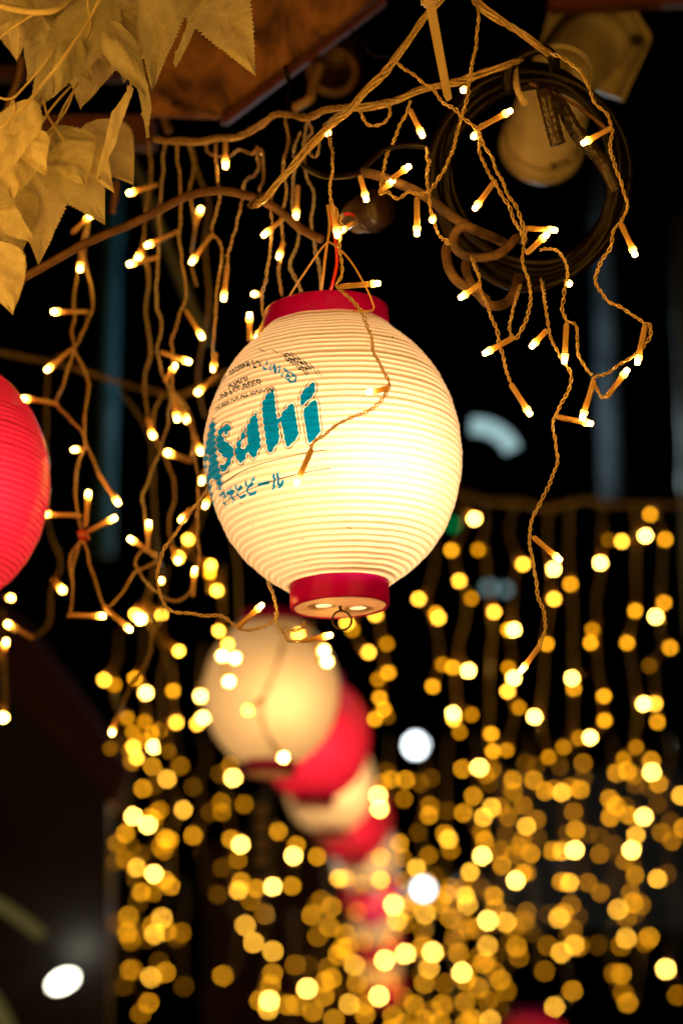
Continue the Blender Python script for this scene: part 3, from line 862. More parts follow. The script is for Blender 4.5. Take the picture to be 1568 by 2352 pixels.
light_string([[(496, 330, 1.6), (498, 400, 1.6), (505, 440), (499, 480), (487, 530), (505, 560), (511, 600), (500, 650), (496, 720), (489, 790), (494, 850, 1.62)]], 'light string falling behind the lantern shoulder from the crest of the brown cable', 1.58, 'soft')
light_string([[(590, 335, 1.6), (594, 380, 1.6), (586, 400, 1.6), (562, 420, 1.58), (556, 462), (541, 525), (526, 575), (520, 625), (514, 660)]], 'golden light string between brown cable and lantern shoulder, ending in an upright bulb', 1.54, 'soft')
light_string([[(620, 455, 1.5), (625, 500), (624, 540), (619, 590), (608, 650), (601, 700), (606, 738), (588, 780, 1.56)]], 'light string hanging from the cable joint onto the lantern edge', 1.5, 'soft')
light_string([[(690, 300, 1.55), (676, 345, 1.55), (676, 400), (671, 470), (688, 530), (669, 600), (672, 630), (692, 668)]], 'silvery glinting light string behind the wires, first of two', 1.57, 'soft', 'grey_cord')
light_string([[(706, 280, 1.55), (698, 330, 1.55), (702, 395), (721, 450), (715, 525), (731, 600), (737, 664)]], 'silvery glinting light string close to the tan wire', 1.55, 'soft', 'grey_cord')
light_string([[(492, 1100, 1.52), (480, 1118), (430, 1186), (395, 1236), (371, 1276), (362, 1326), (370, 1371), (395, 1404), (450, 1411), (505, 1416), (545, 1441), (577, 1446), (610, 1438), (634, 1420), (636, 1395), (622, 1352), (613, 1325, 1.5)], [(632, 1405), (636, 1430), (650, 1455), (668, 1472), (690, 1473)], [(655, 1450), (690, 1446), (700, 1425)]], 'light string drooping below the cream lantern in front of the blurred one', 1.46, 'sharp')
light_string([[(378, 1390), (366, 1430), (350, 1456), (345, 1500), (326, 1540), (303, 1570), (286, 1610), (268, 1650)]], 'single trailing cord end with one bulb low beside the dark beam', 1.82, 'soft')
light_string([[(385, 1300, 2.3), (372, 1400, 2.3), (378, 1500, 2.3), (366, 1560, 2.3), (371, 1650, 2.3), (360, 1720, 2.3)]], 'blurred cord dropping below the wide loop', 2.3, 'far')
light_string([[(140, 810, 2.1), (112, 860, 2.1), (107, 1000, 2.1), (112, 1200, 2.1), (140, 1290, 2.1), (118, 1360, 2.1), (114, 1430, 2.1), (78, 1466, 2.1)]], 'blurred cord behind the red lantern edge swinging to a low bulb', 2.1, 'far')
light_string([[(275, 900, 2.15), (310, 940, 2.15), (345, 1010, 2.15), (352, 1100, 2.15), (360, 1250, 2.15), (375, 1330, 2.15)], [(520, 1180, 2.5), (545, 1300, 2.5), (550, 1420, 2.5)]], 'blurred cord branching down from the crossing cable near the teal pipe', 2.15, 'far', 'grey_cord')
light_string([[(440, 340, 1.9), (455, 400, 1.9), (480, 470, 1.95), (470, 560, 2.0), (480, 700, 2.0), (455, 860, 2.0), (470, 960, 2.0)]], 'blurred string just behind the crest of the brown cable', 1.95, 'far')

light_string([[(432, 322, 1.7), (446, 380, 1.7), (436, 440, 1.7), (448, 520, 1.7), (440, 600, 1.7), (452, 660, 1.7)]], 'thin light string between two thicker ones under the eave beam', 1.7, 'soft')
light_string([[(340, 318, 1.75), (348, 400, 1.75), (338, 470, 1.75), (330, 560, 1.75), (342, 640, 1.75), (335, 720, 1.75), (346, 800, 1.76), (332, 880, 1.78), (340, 960, 1.8)]], 'light string in the gap between teal pipe and the cords under the eave', 1.75, 'soft')
light_string([[(470, 322, 1.62), (478, 350, 1.62), (520, 360, 1.61), (548, 345, 1.6), (575, 352, 1.6), (600, 345, 1.58), (606, 400, 1.58), (596, 440, 1.56)]], 'slack loops of cord bunched on the level supply cable', 1.6, 'soft')
light_string([[(655, 270, 1.56), (662, 330, 1.56), (650, 380, 1.55), (658, 440, 1.55), (646, 500, 1.55), (650, 560, 1.55), (640, 620, 1.55), (648, 680, 1.55)]], 'golden light string just outside the silvery pair above the lantern', 1.55, 'soft')
light_string([[(700, 268, 1.5), (716, 300, 1.5), (700, 330, 1.5), (724, 360, 1.49), (742, 300, 1.49), (770, 262, 1.48), (800, 250, 1.47)]], 'small knotted loop of cord under the slanting cable', 1.5, 'soft', 'grey_cord')
light_string([[(372, 905, 1.8), (352, 960, 1.8), (362, 1020, 1.8), (392, 1080, 1.8), (402, 1140, 1.8), (388, 1200, 1.8), (396, 1260, 1.8)], [(400, 905, 1.8), (430, 940, 1.8), (446, 1000, 1.8), (440, 1060, 1.8)]], 'pair of cords hanging from the blurred crossing cable joint', 1.8, 'soft')
bulbs = [
    (448, 520, 462, 478, 1.7), (332, 560, 316, 596, 1.75), (340, 960, 352, 1004, 1.8), (652, 555, 640, 592, 1.55), (396, 1256, 410, 1290, 1.8), (446, 1000, 462, 1040, 1.8),
    # base u,v  tip u,v  depth
    (1094, 297, 1178, 251, 1.37), (1100, 300, 1086, 315, 1.37), (1072, 200, 1062, 208, 1.39), (1404, 293, 1334, 331, 1.375), (1138, 413, 1086, 484, 1.38),
    (1205, 524, 1279, 529, 1.37), (1207, 583, 1258, 536, 1.365), (957, 452, 957, 545, 1.37), (996, 494, 992, 507, 1.385), (898, 412, 940, 381, 1.39), (1424, 512, 1460, 591, 1.37),
    (1103, 652, 1055, 685, 1.385), (1300, 645, 1307, 653, 1.39), (1179, 775, 1108, 814, 1.37), (1256, 757, 1219, 797, 1.40), (1300, 742, 1295, 838, 1.38), (1481, 745, 1461, 841, 1.375),
    (1391, 914, 1443, 845, 1.38), (1364, 872, 1334, 968, 1.37), (1276, 957, 1363, 974, 1.385), (1222, 1232, 1290, 1290, 1.385), (1240, 1482, 1193, 1545, 1.385), (1171, 880, 1220, 957, 1.385),
    (940, 250, 972, 316, 1.42), (826, 402, 842, 462, 1.40), (871, 443, 902, 414, 1.42),
    (716, 1030, 678, 1117, 1.372), (893, 892, 844, 901, 1.370), (775, 659, 877, 650, 1.39), (760, 465, 776, 548, 1.40), (812, 512, 779, 532, 1.42), (752, 288, 753, 309, 1.42),
    # leaf side
    (362, 424, 291, 445, 1.66), (518, 325, 518, 386, 1.6), (412, 530, 331, 567, 1.63), (366, 590, 291, 608, 1.66), (487, 538, 436, 608, 1.6), (655, 498, 602, 543, 1.5), (522, 608, 513, 694, 1.54),
    (684, 425, 679, 505, 1.57), (165, 536, 212, 492, 1.68), (186, 570, 184, 622, 1.68), (600, 676, 581, 675, 1.52), (573, 785, 573, 718, 1.56), (425, 710, 468, 780, 1.63), (203, 716, 116, 716, 1.68),
    (168, 800, 103, 854, 1.68), (132, 927, 47, 914, 1.68), (197, 1030, 168, 1033, 1.68), (226, 1088, 276, 1162, 1.68), (197, 1212, 204, 1124, 1.66), (200, 1222, 269, 1187, 1.66), (190, 1184, 94, 1181, 1.64),
    (368, 808, 440, 833, 1.66), (378, 878, 403, 838, 1.66), (500, 860, 450, 905, 1.8), (396, 905, 408, 968, 1.7), (398, 900, 432, 972, 1.72), (440, 1060, 380, 1038, 1.9), (341, 1262, 342, 1196, 1.66),
    (362, 1278, 293, 1234, 1.66), (440, 1168, 416, 1196, 1.75), (488, 1120, 470, 1165, 1.6), (443, 1372, 448, 1303, 1.62), (160, 1413, 245, 1415, 1.66), (236, 1390, 305, 1452, 1.66), (545, 1441, 606, 1386, 1.45),
    (372, 1342, 370, 1332, 1.7), (120, 1330, 146, 1357, 2.0), (10, 1370, 28, 1374, 2.0), (78, 1466, 12, 1430, 1.9), (0, 1520, 16, 1470, 1.9), (268, 1650, 257, 1685, 1.82), (690, 1473, 764, 1458, 1.46),
    (495, 810, 490, 850, 1.62), (655, 700, 618, 716, 1.53), (470, 1080, 462, 1108, 1.75),
    (620, 720, 588, 780, 1.56),
]
for (u0, v0, u1, v1, d) in bulbs:
    a, b = P(u0, v0, d), P(u1, v1, d)
    if (b - a).length < .018:      # points at the viewer or away: give it its real length in depth
        a = P(u0, v0, d + .014)
    aa = np.array(a)
    e = min(STR, key=lambda s: np.min(np.linalg.norm(s[1] - aa, axis=1)))[0]
    add_bulb(e, a, b, 1.12)

# --- curtain of far lights
UA = lambda zx, zy: (zx / 2, 1372 + zy / 2)
UB = lambda zx, zy: (784 + zx / 2, 1372 + zy / 2)
UC = lambda zx, zy: (784 + zx / 2, 686 + zy / 2)
A_ = """478,380,3 527,403,1 620,373,2 795,430,2 672,440,4 923,455,4 932,555,4 905,583,3 810,576,3 585,555,1 665,572,1 610,620,1 700,625,1 612,688,3 708,688,4 628,738,3 700,775,2 828,773,1 768,833,3 657,878,2 553,918,1 735,975,1 842,975,3 612,1005,4 692,1010,2 680,1045,4 577,1083,2 538,1130,1 757,1105,2 778,1110,2 888,1093,2 735,1145,1 573,1203,1 628,1242,3 707,1270,4 757,1297,2 785,1325,2 650,1355,2 705,1355,1 593,1465,2 583,1540,2 742,1473,3 700,1510,2 712,1545,3 763,1530,2 597,1712,2 690,1745,3 758,1720,2 680,1862,2 647,1910,1 1027,1737,2 1125,1505,3 1168,1585,3 1250,1625,3 1215,1453,1 1105,1305,2 1095,1345,3 1178,1337,2 1252,1328,4 1340,1325,2 1155,1390,1 1105,1135,4 1062,1110,2 1092,1205,1 1020,1243,0 1277,1075,2 1360,1140,2 1347,1187,4 1457,1190,2 1350,945,4 1060,768,1 1070,828,4 1010,810,0 1017,940,1 1020,985,1 965,988,0 1120,950,1 1555,1290,3 1435,1458,2 1510,1510,2 1520,1420,2 1478,1390,1 1555,1640,2 1460,1555,1 1355,1685,1 1410,1690,0 1250,1725,2 1240,1780,2 1235,1850,4 1230,1890,3 1320,1870,2 1360,1870,2 1408,1795,4 1490,1765,2 1490,1830,2 1440,1900,2 1530,1940,2 1195,1850,2 1000,1365,0"""
AN = """1302,737,4 1138,520,3 1052,388,4 1022,270,4 1080,280,4 1047,217,3 1005,155,3 823,248,3 1488,247,4 1503,297,4 1370,170,3 743,82,3 620,80,3 645,100,4 15,553,4 820,-183,3 864,-264,3 970,-146,3 966,-110,2 996,-30,3"""
B_ = """432,75,2 445,95,3 700,68,3 765,150,2 790,150,4 208,215,1 125,253,3 155,80,3 25,118,3 50,150,1 465,310,1 510,323,2 583,338,4 418,410,2 215,347,2 168,378,1 175,463,2 195,515,2 153,560,2 212,550,0 512,535,4 515,560,3 597,540,1 543,620,1 686,627,2 790,373,4 762,432,3 765,325,1 815,507,1 885,550,4 940,215,2 1150,150,1 1142,210,2 1310,210,2 1440,90,4 1508,232,2 1412,315,0 1058,372,4 1065,420,2 1204,455,2 1207,567,2 1387,490,4 1437,490,3 1450,573,2 1140,645,4 1090,648,1 1017,690,1 950,735,1 1350,690,1 1420,750,2 1422,802,4 1455,855,2 1260,805,2 1312,797,2 1108,760,1 1110,830,0 693,708,2 757,703,1 556,788,2 632,780,4 690,790,1 785,838,2 880,838,2 788,890,1 935,890,2 1010,895,3 975,880,1 1050,870,1 1095,880,2 845,760,0 605,912,2 690,965,3 650,1010,3 560,990,2 765,1010,1 405,955,1 402,1000,2 410,830,0 285,925,1 225,835,2 295,838,2 170,910,4 175,970,4 475,1085,2 490,1110,3 640,1075,1 655,1115,2 645,1187,4 755,1090,0 850,1050,3 895,1020,1 868,1178,2 1075,1068,2 1065,985,1 1015,1165,3 970,1165,2 1070,1160,4 1185,1180,1 1250,1135,0 1230,925,2 1258,957,2 1233,1010,2 1320,1000,2 1385,1007,4 1450,950,0 1350,1090,3 1330,1160,4 1300,1210,1 1345,1275,2 1450,1292,3 1510,1030,0 1555,910,3 1565,1060,2 265,1130,2 180,1193,2 280,1195,1 345,1243,3 180,1297,3 20,1290,2 285,1300,1 400,1185,1 500,1160,1 350,1080,0 590,1262,3 735,1230,2 730,1160,1 800,1300,4 850,1265,1 830,1265,2 570,1370,3 700,1370,2 575,1410,3 640,1330,0 495,1330,1 1010,1305,2 1045,1310,3 1130,1310,1 1270,1430,3 1340,1400,2 1370,1410,1 1310,1470,1 1000,1470,3 1020,1450,2 1080,1465,0 1310,1567,3 1410,1560,2 1280,1600,1 1390,1580,1 1065,1595,3 1010,1630,3 1490,1705,4 1280,1730,2 1250,1725,1 930,1715,1 1058,1805,2 980,1880,3 1290,1815,1 1315,1860,2 1540,1825,1 242,1412,4 257,1480,3 385,1452,3 300,1430,2 450,1400,2 500,1470,2 570,1500,1 670,1480,4 755,1490,3 850,1445,1 790,1520,1 840,1500,0 668,1597,3 800,1605,2 810,1650,1 635,1650,1 700,1650,0 535,1635,2 415,1630,4 290,1635,4 400,1700,3 195,1665,4 57,1687,3 380,1770,2 550,1720,4 575,1720,1 730,1755,2 700,1720,1 755,1805,1 725,1890,0 170,1830,4 70,1770,2 130,1790,1 230,1760,1 280,1830,1 330,1870,2 465,1870,2 565,1857,2 35,1865,3 110,1915,2 240,1920,2 380,1940,2 680,1940,3 600,1940,2 450,1950,2"""
C_ = """610,1012,4 627,1155,1 503,1157,2 833,1220,3 540,1297,3 973,1243,4 1050,1312,2 975,1380,3 353,1380,3 597,1378,1 1187,1215,4 1415,992,2 1395,1090,4 1285,1115,3 1485,1107,2 1225,1110,0 1480,1398,2 1347,1435,2"""
def parse(s, f):
    r = []
    for t in s.split():
        x, y, l = [int(q) for q in t.split(',')]
        u, v = f(x, y); r.append((u, v, l))
    return r
allp = parse(A_, UA) + parse(B_, UB) + parse(C_, UC)
rs = random.Random(3)
for k in range(75):     # the dense heap of lights at the foot of the curtain
    u = rs.gauss(960, 120); v = rs.uniform(2040, 2400)
    if 600 < u < 1190: allp.append((u, v, rs.choice([0, 0, 1, 1, 2])))

for k in range(60):    # faint ones farther back
    allp.append((rs.uniform(790, 1568), rs.uniform(1740, 2200), rs.choice([0, 0, 1])))
for k in range(45):
    allp.append((rs.gauss(330, 60), rs.uniform(1650, 2300), rs.choice([0, 0, 1])))

def globe(k):
    bm = bmesh.new(); bmesh.ops.create_icosphere(bm, subdivisions=3, radius=.0056)
    for v in bm.verts:
        if v.co.z < 0: v.co.z *= .75
        v.co.z += .006
    me = bpy.data.meshes.new('bulb'); bm.to_mesh(me); bm.free(); me.materials.append(M['lv%d' % k]); return me
GLB = [globe(k) for k in range(5)]
V, F = lathe([(.0022, 0), (.0034, .003), (.0034, .020), (.0042, .024), (.0042, .029)], 8, cap0=True)
HLD = bpy.data.meshes.new('bulb_holder'); HLD.from_pydata(V, [], F); HLD.materials.append(M['sleeve'])

ORD = ['first', 'second', 'third', 'fourth', 'fifth', 'sixth', 'seventh', 'eighth', 'ninth', 'tenth', 'eleventh', 'twelfth', 'thirteenth', 'fourteenth', 'fifteenth', 'sixteenth', 'seventeenth', 'eighteenth', 'nineteenth', 'twentieth', 'twenty-first', 'twenty-second', 'twenty-third', 'twenty-fourth']
NUM = ['no', 'one', 'two', 'three', 'four', 'five', 'six', 'seven', 'eight', 'nine', 'ten', 'eleven', 'twelve', 'thirteen', 'fourteen', 'fifteen', 'sixteen', 'seventeen', 'eighteen', 'nineteen', 'twenty']
def far_string(pts, d, vtop, label, group='far curtain of warm lights', scale=1.0):
    pts = sorted(pts, key=lambda p: p[1])
    um = sum(p[0] for p in pts) / len(pts)
    # cord: from the top, wandering between the bulbs
    line = [(um + rs.uniform(-10, 10), vtop), (um + rs.uniform(-10, 10), (vtop + pts[0][1]) / 2)]
    for (u, v, l) in pts:
        line.append((um * .55 + u * .45 + rs.uniform(-4, 4), v))
    clean = [line[0]]
    for q in line[1:]:
        if q[1] > clean[-1][1] + 14: clean.append(q)
    if len(clean) < 2: clean.append((um, pts[-1][1] + 15))
    org = P(clean[0][0], clean[0][1], d)
    e = empty('light_string', org, label, 'string light', group)
    V, F, c = strands([P(q[0], q[1], d) for q in clean], step=.012, sides=4, r=.0019, off=.0018, pitch=.045, wob=.003, wl=.12)
    mesh_obj('cord', [np.array(v) - np.array(org) for v in V], F, 'clear_cord', e)
    for (u, v, l) in pts:
        tip = P(u, v, d)
        # nearest cord point carries the holder
        i = int(np.argmin(np.linalg.norm(c - np.array(tip), axis=1)))
        base = Vector(c[max(0, i - 2)])
        dr = tip - base
        if dr.length < .02: dr = Vector((rs.uniform(-1, 1), rs.uniform(-.5, .5), rs.uniform(-.4, .4)))
        dr.normalize()
        start = tip - dr * .035
        h = bpy.data.objects.new('bulb_holder', HLD); link(h, e)
        m = axis_matrix(start, tip); m.translation = start - org
        h.matrix_local = m
        b = bpy.data.objects.new('bulb', GLB[l]); link(b, h); b.location = (0, 0, .028); b.scale = (min(1.6, max(1, d / 3.9)),) * 3
    return e

# the nearer handful beside the lanterns
near_groups = [
    ([p for p in parse(AN, UA) if p[0] > 490 and p[0] < 560 and p[1] < 1570], 2.6, 1300, 'blurred string with clustered bright bulbs in front of the blurred cream lantern'),
    ([p for p in parse(AN, UA) if p[0] >= 560 and p[1] > 1450 and p[0] < 700], 2.5, 1440, 'blurred string trailing over the lower part of the blurred cream lantern'),
    ([p for p in parse(AN, UA) if p[0] >= 680 and p[1] < 1560], 2.5, 1430, 'blurred string just under the metal ring of the sharp lantern'),
    ([p for p in parse(AN, UA) if 290 < p[0] < 430 and p[1] > 1350], 2.4, 1290, 'blurred string below the wide cord loop with clustered bulbs'),
    ([p for p in parse(AN, UA) if p[0] < 100], 2.2, 1400, 'single blurred bulb cord at the picture edge over the dark beam'),
    ([p for p in parse(AN, UA) if 400 < p[0] < 520 and p[1] < 1360], 2.4, 1100, 'blurred string in the gap between cord loop and sharp lantern'),
]
for pts, d, vt, lb in near_groups:
    if pts: far_string(pts, d, vt, lb, 'blurred strings around the lanterns')
bands = [(0, 1745, 3.45, 1150, 'upper'), (1745, 2060, 4.8, 1690, 'middle'), (2060, 9999, 6.6, 2000, 'lowest')]
for (v0, v1, d, vt, nm) in bands:
    pts = sorted([p for p in allp if v0 <= p[1] < v1])
    groups, cur = [], []
    for p in pts:
        if cur and (p[0] - cur[0][0] > 58): groups.append(cur); cur = []
        cur.append(p)
    if cur: groups.append(cur)
    n = len(groups)
    for i, gq in enumerate(groups):
        vt_ = vt
        if gq[0][0] < 700: vt_ = min(q[1] for q in gq) - 120
        far_string(gq, d + rs.uniform(-.2, .2), vt_, f'blurred string of {NUM[min(len(gq), 20)]} lights, {ORD[min(i, 23)]} from the left in the {nm} curtain')

# ------------------------------------------------------------------ cables and hardware of the upper part
wire('power_cable', [(-40, 690, 1.5), (50, 640, 1.5), (120, 601, 1.5), (200, 557, 1.5), (300, 515, 1.5), (370, 480, 1.5), (440, 447, 1.5), (510, 438, 1.5), (570, 450, 1.5), (612, 466, 1.5), (652, 492, 1.5), (692, 526, 1.5), (738, 550, 1.49)], .0046, 'brown_cable', 'brown rubber cable arching from under the leaves to the lantern wires', 'cable', sides=12)
cj = empty('cable_joint', P(590, 462, 1.455), 'frayed taped joint where the clear cable meets the brown cable', 'joint')
for k in range(5):
    o = wire('wrap', [(572 + k * 3, 476 - k * 3, 1.45), (590 + k * 4, 455 - k * 2, 1.447), (620 + k * 2, 438 + k * 3, 1.45)], .0019, 'dusty_cable', None, parent=cj); o.location -= cj.location
wire('black_cable', [(655, 150, 1.6), (665, 200, 1.6), (664, 260, 1.58), (672, 330, 1.56), (695, 378, 1.54), (735, 402, 1.5), (780, 406, 1.48), (822, 398, 1.46), (850, 372, 1.45), (885, 345, 1.44), (925, 334, 1.44), (975, 338, 1.44), (984, 352, 1.44)], .003, 'black_cable', 'dark cable looping under the eave and over to the knotted cable', 'cable', sides=10)
wire('cord_remnant', [(355, 165, 1.75), (370, 215, 1.72), (400, 240, 1.72), (450, 255, 1.7), (500, 268, 1.7)], .0045, 'brown_cable', 'brown cable end sagging across the stained board', 'cable', sides=10)
wire('cord_remnant', [(345, 175, 1.8), (365, 240, 1.8), (390, 305, 1.8)], .006, 'dusty_cable', 'brown cable end hanging straight beside the stained board', 'cable', sides=10)
wire('cord_remnant', [(268, 415, 1.72), (265, 450, 1.72), (258, 490, 1.72)], .0042, 'brown_cable', 'short brown cable stub hanging below the leaves', 'cable', sides=10)
wire('guy_rod', [(285, 340, 2.3), (330, 430, 2.3), (390, 580, 2.3), (430, 680, 2.3), (480, 790, 2.3)], .009, 'grey_paint', 'grey slanting rod behind the strings under the eave', 'rod', sides=10)

coil = empty('cable_coil', P(1215, 400, 1.50), 'big dark coil of cable tied up in front of the white spotlight', 'cable coil')
rc = random.Random(5)
for k in range(13):
    pts = []
    cu, cv = 1218 + rc.uniform(-8, 8), 402 + rc.uniform(-8, 8)
    ru, rv = 186 + k * 3.0 + rc.uniform(-6, 6), 206 + k * 3.3 + rc.uniform(-6, 6)
    ph = rc.uniform(0, 6)
    for i in range(34):
        a = 2 * math.pi * i / 32
        squ = 1 + .03 * math.sin(3 * a + ph)
        pts.append((cu + ru * squ * math.cos(a), cv + rv * squ * math.sin(a), 1.48 + (k % 3) * .014 + .004 * math.sin(2 * a + ph)))
    o = wire('cable_turn', pts, .0047, 'black_cable', None, sides=10, step=.006, parent=coil); o.location -= coil.location
for (pts, r, m) in [([(1168, 205, 1.455), (1165, 165, 1.45), (1190, 132, 1.45), (1238, 112, 1.45), (1268, 130, 1.45), (1272, 160, 1.46)], .0062, 'black_cable'),
                    ([(1180, 150, 1.46), (1186, 200, 1.45), (1200, 232, 1.45)], .0035, 'tie')]:
    o = wire('coil_tie', pts, r, m, None, sides=8, parent=coil); o.location -= coil.location
o = box_between('tie_head', [(1193, 228, 1.448), (1208, 224, 1.448), (1212, 240, 1.448), (1197, 244, 1.448)], 1.448, .006, 'tie'); o.parent = coil; o.location -= coil.location

plug = empty('taped_plug', P(1262, 230, 1.44), 'black taped cable end hanging inside the coil over the spotlight', 'plug')
for (pts, r) in [([(1240, 200, 1.45), (1252, 222, 1.44), (1262, 262, 1.44), (1275, 312, 1.44), (1281, 332, 1.44)], .0082)]:
    o = wire('plug_body', pts, r, 'tape', None, sides=12, step=.002, parent=plug, taper=lambda t: .55 + .45 * np.minimum(1, t * 4) + .05 * np.sin(t * 60)); o.location -= plug.location
plug2 = wire('taped_cable', [(1262, 205, 1.455), (1290, 245, 1.45), (1320, 300, 1.45), (1360, 345, 1.455), (1385, 378, 1.46), (1400, 410, 1.46), (1412, 440, 1.46)], .0078, 'tape', 'thick black taped cable crossing the coil towards its outer side', 'cable', sides=12, step=.002, taper=lambda t: .7 + .3 * np.sin(np.pi * t) + .05 * np.sin(t * 90))
wire('power_cable', [(1215, 190, 1.45), (1250, 205, 1.45), (1300, 228, 1.45), (1350, 262, 1.45), (1385, 290, 1.45), (1400, 302, 1.45)], .002, 'brown_cable', 'thin shiny brown cable following the coil top', 'cable')

kn = empty('knotted_cable', P(830, 396, 1.43), 'thick dusty brown cable knotted around the lower side of the coil', 'cable')
for pts, r in [([(828, 396, 1.43), (870, 404, 1.43), (930, 428, 1.43), (985, 456, 1.43), (1030, 492, 1.43), (1065, 516, 1.43), (1110, 536, 1.44), (1155, 556, 1.46)], .0050),
               ([(1095, 528, 1.42), (1060, 522, 1.42), (1040, 545, 1.42), (1050, 575, 1.42), (1090, 592, 1.42), (1135, 588, 1.42), (1165, 566, 1.43), (1185, 548, 1.44), (1202, 552, 1.46)], .0046),
               ([(1050, 560, 1.45), (1026, 570, 1.44), (1030, 612, 1.43), (1055, 650, 1.43), (1092, 672, 1.43), (1125, 700, 1.43), (1160, 696, 1.44), (1182, 668, 1.45), (1190, 636, 1.46)], .0050),
               ([(1075, 588, 1.45), (1068, 612, 1.44), (1080, 648, 1.43), (1102, 676, 1.43), (1120, 690, 1.43)], .0046)]:
    o = wire('cable_turn', pts, r, 'dusty_cable', None, sides=12, wob=.0006, parent=kn); o.location -= kn.location

sk = empty('lamp_holder', P(845, 488, 1.52), 'dark round lamp holder hanging behind the wires above the lantern', 'socket')
V, F = lathe([(.008, -.034), (.014, -.030), (.019, -.020), (.0195, -.006), (.0215, -.004), (.0215, .010), (.020, .012), (.0195, .022), (.016, .026), (.006, .027)], 32, cap0=True, cap1=True)
o = mesh_obj('holder_body', V, F, 'socket', sk); o.matrix_local = axis_matrix(Vector((0, 0, 0)), P(900, 470, 1.50) - P(845, 488, 1.52)); 
V, F = lathe([(.0235, .006), (.0235, .0085), (.0225, .0095)], 32)
o = mesh_obj('locking_ring', V, F, 'socket', sk); o.matrix_local = axis_matrix(Vector((0, 0, 0)), P(900, 470, 1.50) - P(845, 488, 1.52))
o = wire('lead', [(790, 492, 1.5), (800, 490, 1.5), (812, 494, 1.51)], .0016, 'red_wire', None, parent=sk); o.location -= sk.location

ct = empty('cable_tie', P(983, 0, 1.37), 'big pale nylon cable tie hanging down from the top edge', 'cable tie')
o = box_between('strap', [(976, 8, 1.37), (999, 8, 1.37), (1038, 226, 1.37), (1026, 233, 1.37), (1018, 220, 1.37)], 1.37, .0022, 'tie'); o.parent = ct; o.location -= ct.location
o = box_between('head', [(964, -14, 1.365), (1004, -14, 1.365), (1002, 11, 1.365), (968, 14, 1.365)], 1.365, .012, 'tie'); o.parent = ct; o.location -= ct.location

# white spotlight behind the coil
sp = empty('spotlight', P(1290, 180, 1.85), 'white metal spotlight with knurled rim seen through the cable coil', 'spotlight')
ax0, ax1 = P(1290, 165, 1.78) - sp.location, P(1240, 348, 1.87) - sp.location
hm = axis_matrix(ax0, ax1); HL = (ax1 - ax0).length
V, F = lathe([(.012, -.004), (.034, 0), (.041, .012), (.046, .05), (.050, HL - .034), (.0545, HL - .030), (.0552, HL - .006), (.053, HL), (.046, HL), (.044, HL - .004), (.040, HL - .05)], 72)
for i in range(len(V)):
    x, y, z = V[i]
    k = i // 72; s = i % 72
    if 5 <= k <= 6:
        q = 1 + (.012 if s % 2 else -.006); V[i] = (x * q, y * q, z)
o = mesh_obj('lamp_head', V, F, 'white_metal', sp); o.matrix_local = hm
V, F = lathe([(.001, HL - .02), (.030, HL - .02), (.044, HL - .022)], 40)
o = mesh_obj('lens', V, F, 'dark', sp); o.matrix_local = hm
V, F = lathe([(.0512, HL - .0335), (.0522, HL - .0325), (.0522, HL - .0312), (.0512, HL - .0305)], 72)
o = mesh_obj('rim_groove', V, F, 'dark', sp); o.matrix_local = hm
Wm = Matrix.Translation(sp.location) @ hm
def on_head(u, v, z, r):
    best = None
    for k in range(360):
        a = math.radians(k); p = Wm @ Vector((r * math.cos(a), r * math.sin(a), z)); q = CAMI @ p
        uu = 784 + q.x / (-q.z / K) * FPX; vv = 1176 - q.y / (-q.z / K) * FPX
        e_ = math.hypot(uu - u, vv - v)
        if best is None or e_ < best[0]: best = (e_, a)
    return best[1]
for (u, v, ln, z, hgt) in ((1285, 372, .026, HL - .042, .004), (1272, 396, .006, HL - .036, .005), (1330, 350, .014, HL - .046, .003)):
    a = on_head(u, v, z, .050)
    bmx = bmesh.new(); bmesh.ops.create_cube(bmx, size=1)
    for vv in bmx.verts: vv.co = Vector((.0488 + vv.co.x * .004, vv.co.y * ln, z + vv.co.z * hgt))
    bmesh.ops.rotate(bmx, verts=bmx.verts, cent=(0, 0, 0), matrix=Matrix.Rotation(a, 3, 'Z'))
    o = bm_obj('vent_slot', bmx, 'dark', sp); o.matrix_local = hm
o = box_between('mounting_plate', [(1262, 18, 1.9), (1430, 6, 1.9), (1488, 75, 1.9), (1474, 118, 1.9), (1425, 228, 1.86), (1330, 196, 1.86), (1238, 110, 1.88)], 1.9, .012, 'white_metal'); o.parent = sp; o.location -= sp.location
o = box_between('plate_edge', [(1437, 4, 1.885), (1452, 6, 1.885), (1500, 84, 1.885), (1430, 236, 1.845), (1418, 226, 1.845), (1486, 88, 1.885)], 1.885, .02, 'white_metal'); o.parent = sp; o.location -= sp.location
for (u, v) in ((1352, 50), (1462, 92)):
    V, F = lathe([(.0005, -.002), (.006, -.002), (.0075, .001), (.0075, .006)], 20, cap0=True)
    o = mesh_obj('screw', V, F, 'dark', sp, loc=P(u, v, 1.886) - sp.location); o.rotation_euler = (math.pi / 2 + PITCH + math.pi, 0, 0)
o = wire('neck', [(1372, 92, 1.875), (1345, 122, 1.86), (1318, 158, 1.83), (1296, 192, 1.805)], .040, 'white_metal', None, sides=40, parent=sp, taper=lambda t: 1.15 - .28 * t); o.location -= sp.location
V, F = lathe([(.0365, -.006), (.0385, -.006), (.0385, -.001), (.0365, -.001)], 48)
o = mesh_obj('neck_ring', V, F, 'white_metal', sp); o.matrix_local = hm
o = wire('bracket', [(1250, 115, 1.86), (1290, 60, 1.86), (1330, 20, 1.86), (1345, -20, 1.86)], .009, 'dark', None, sides=10, parent=sp); o.location -= sp.location

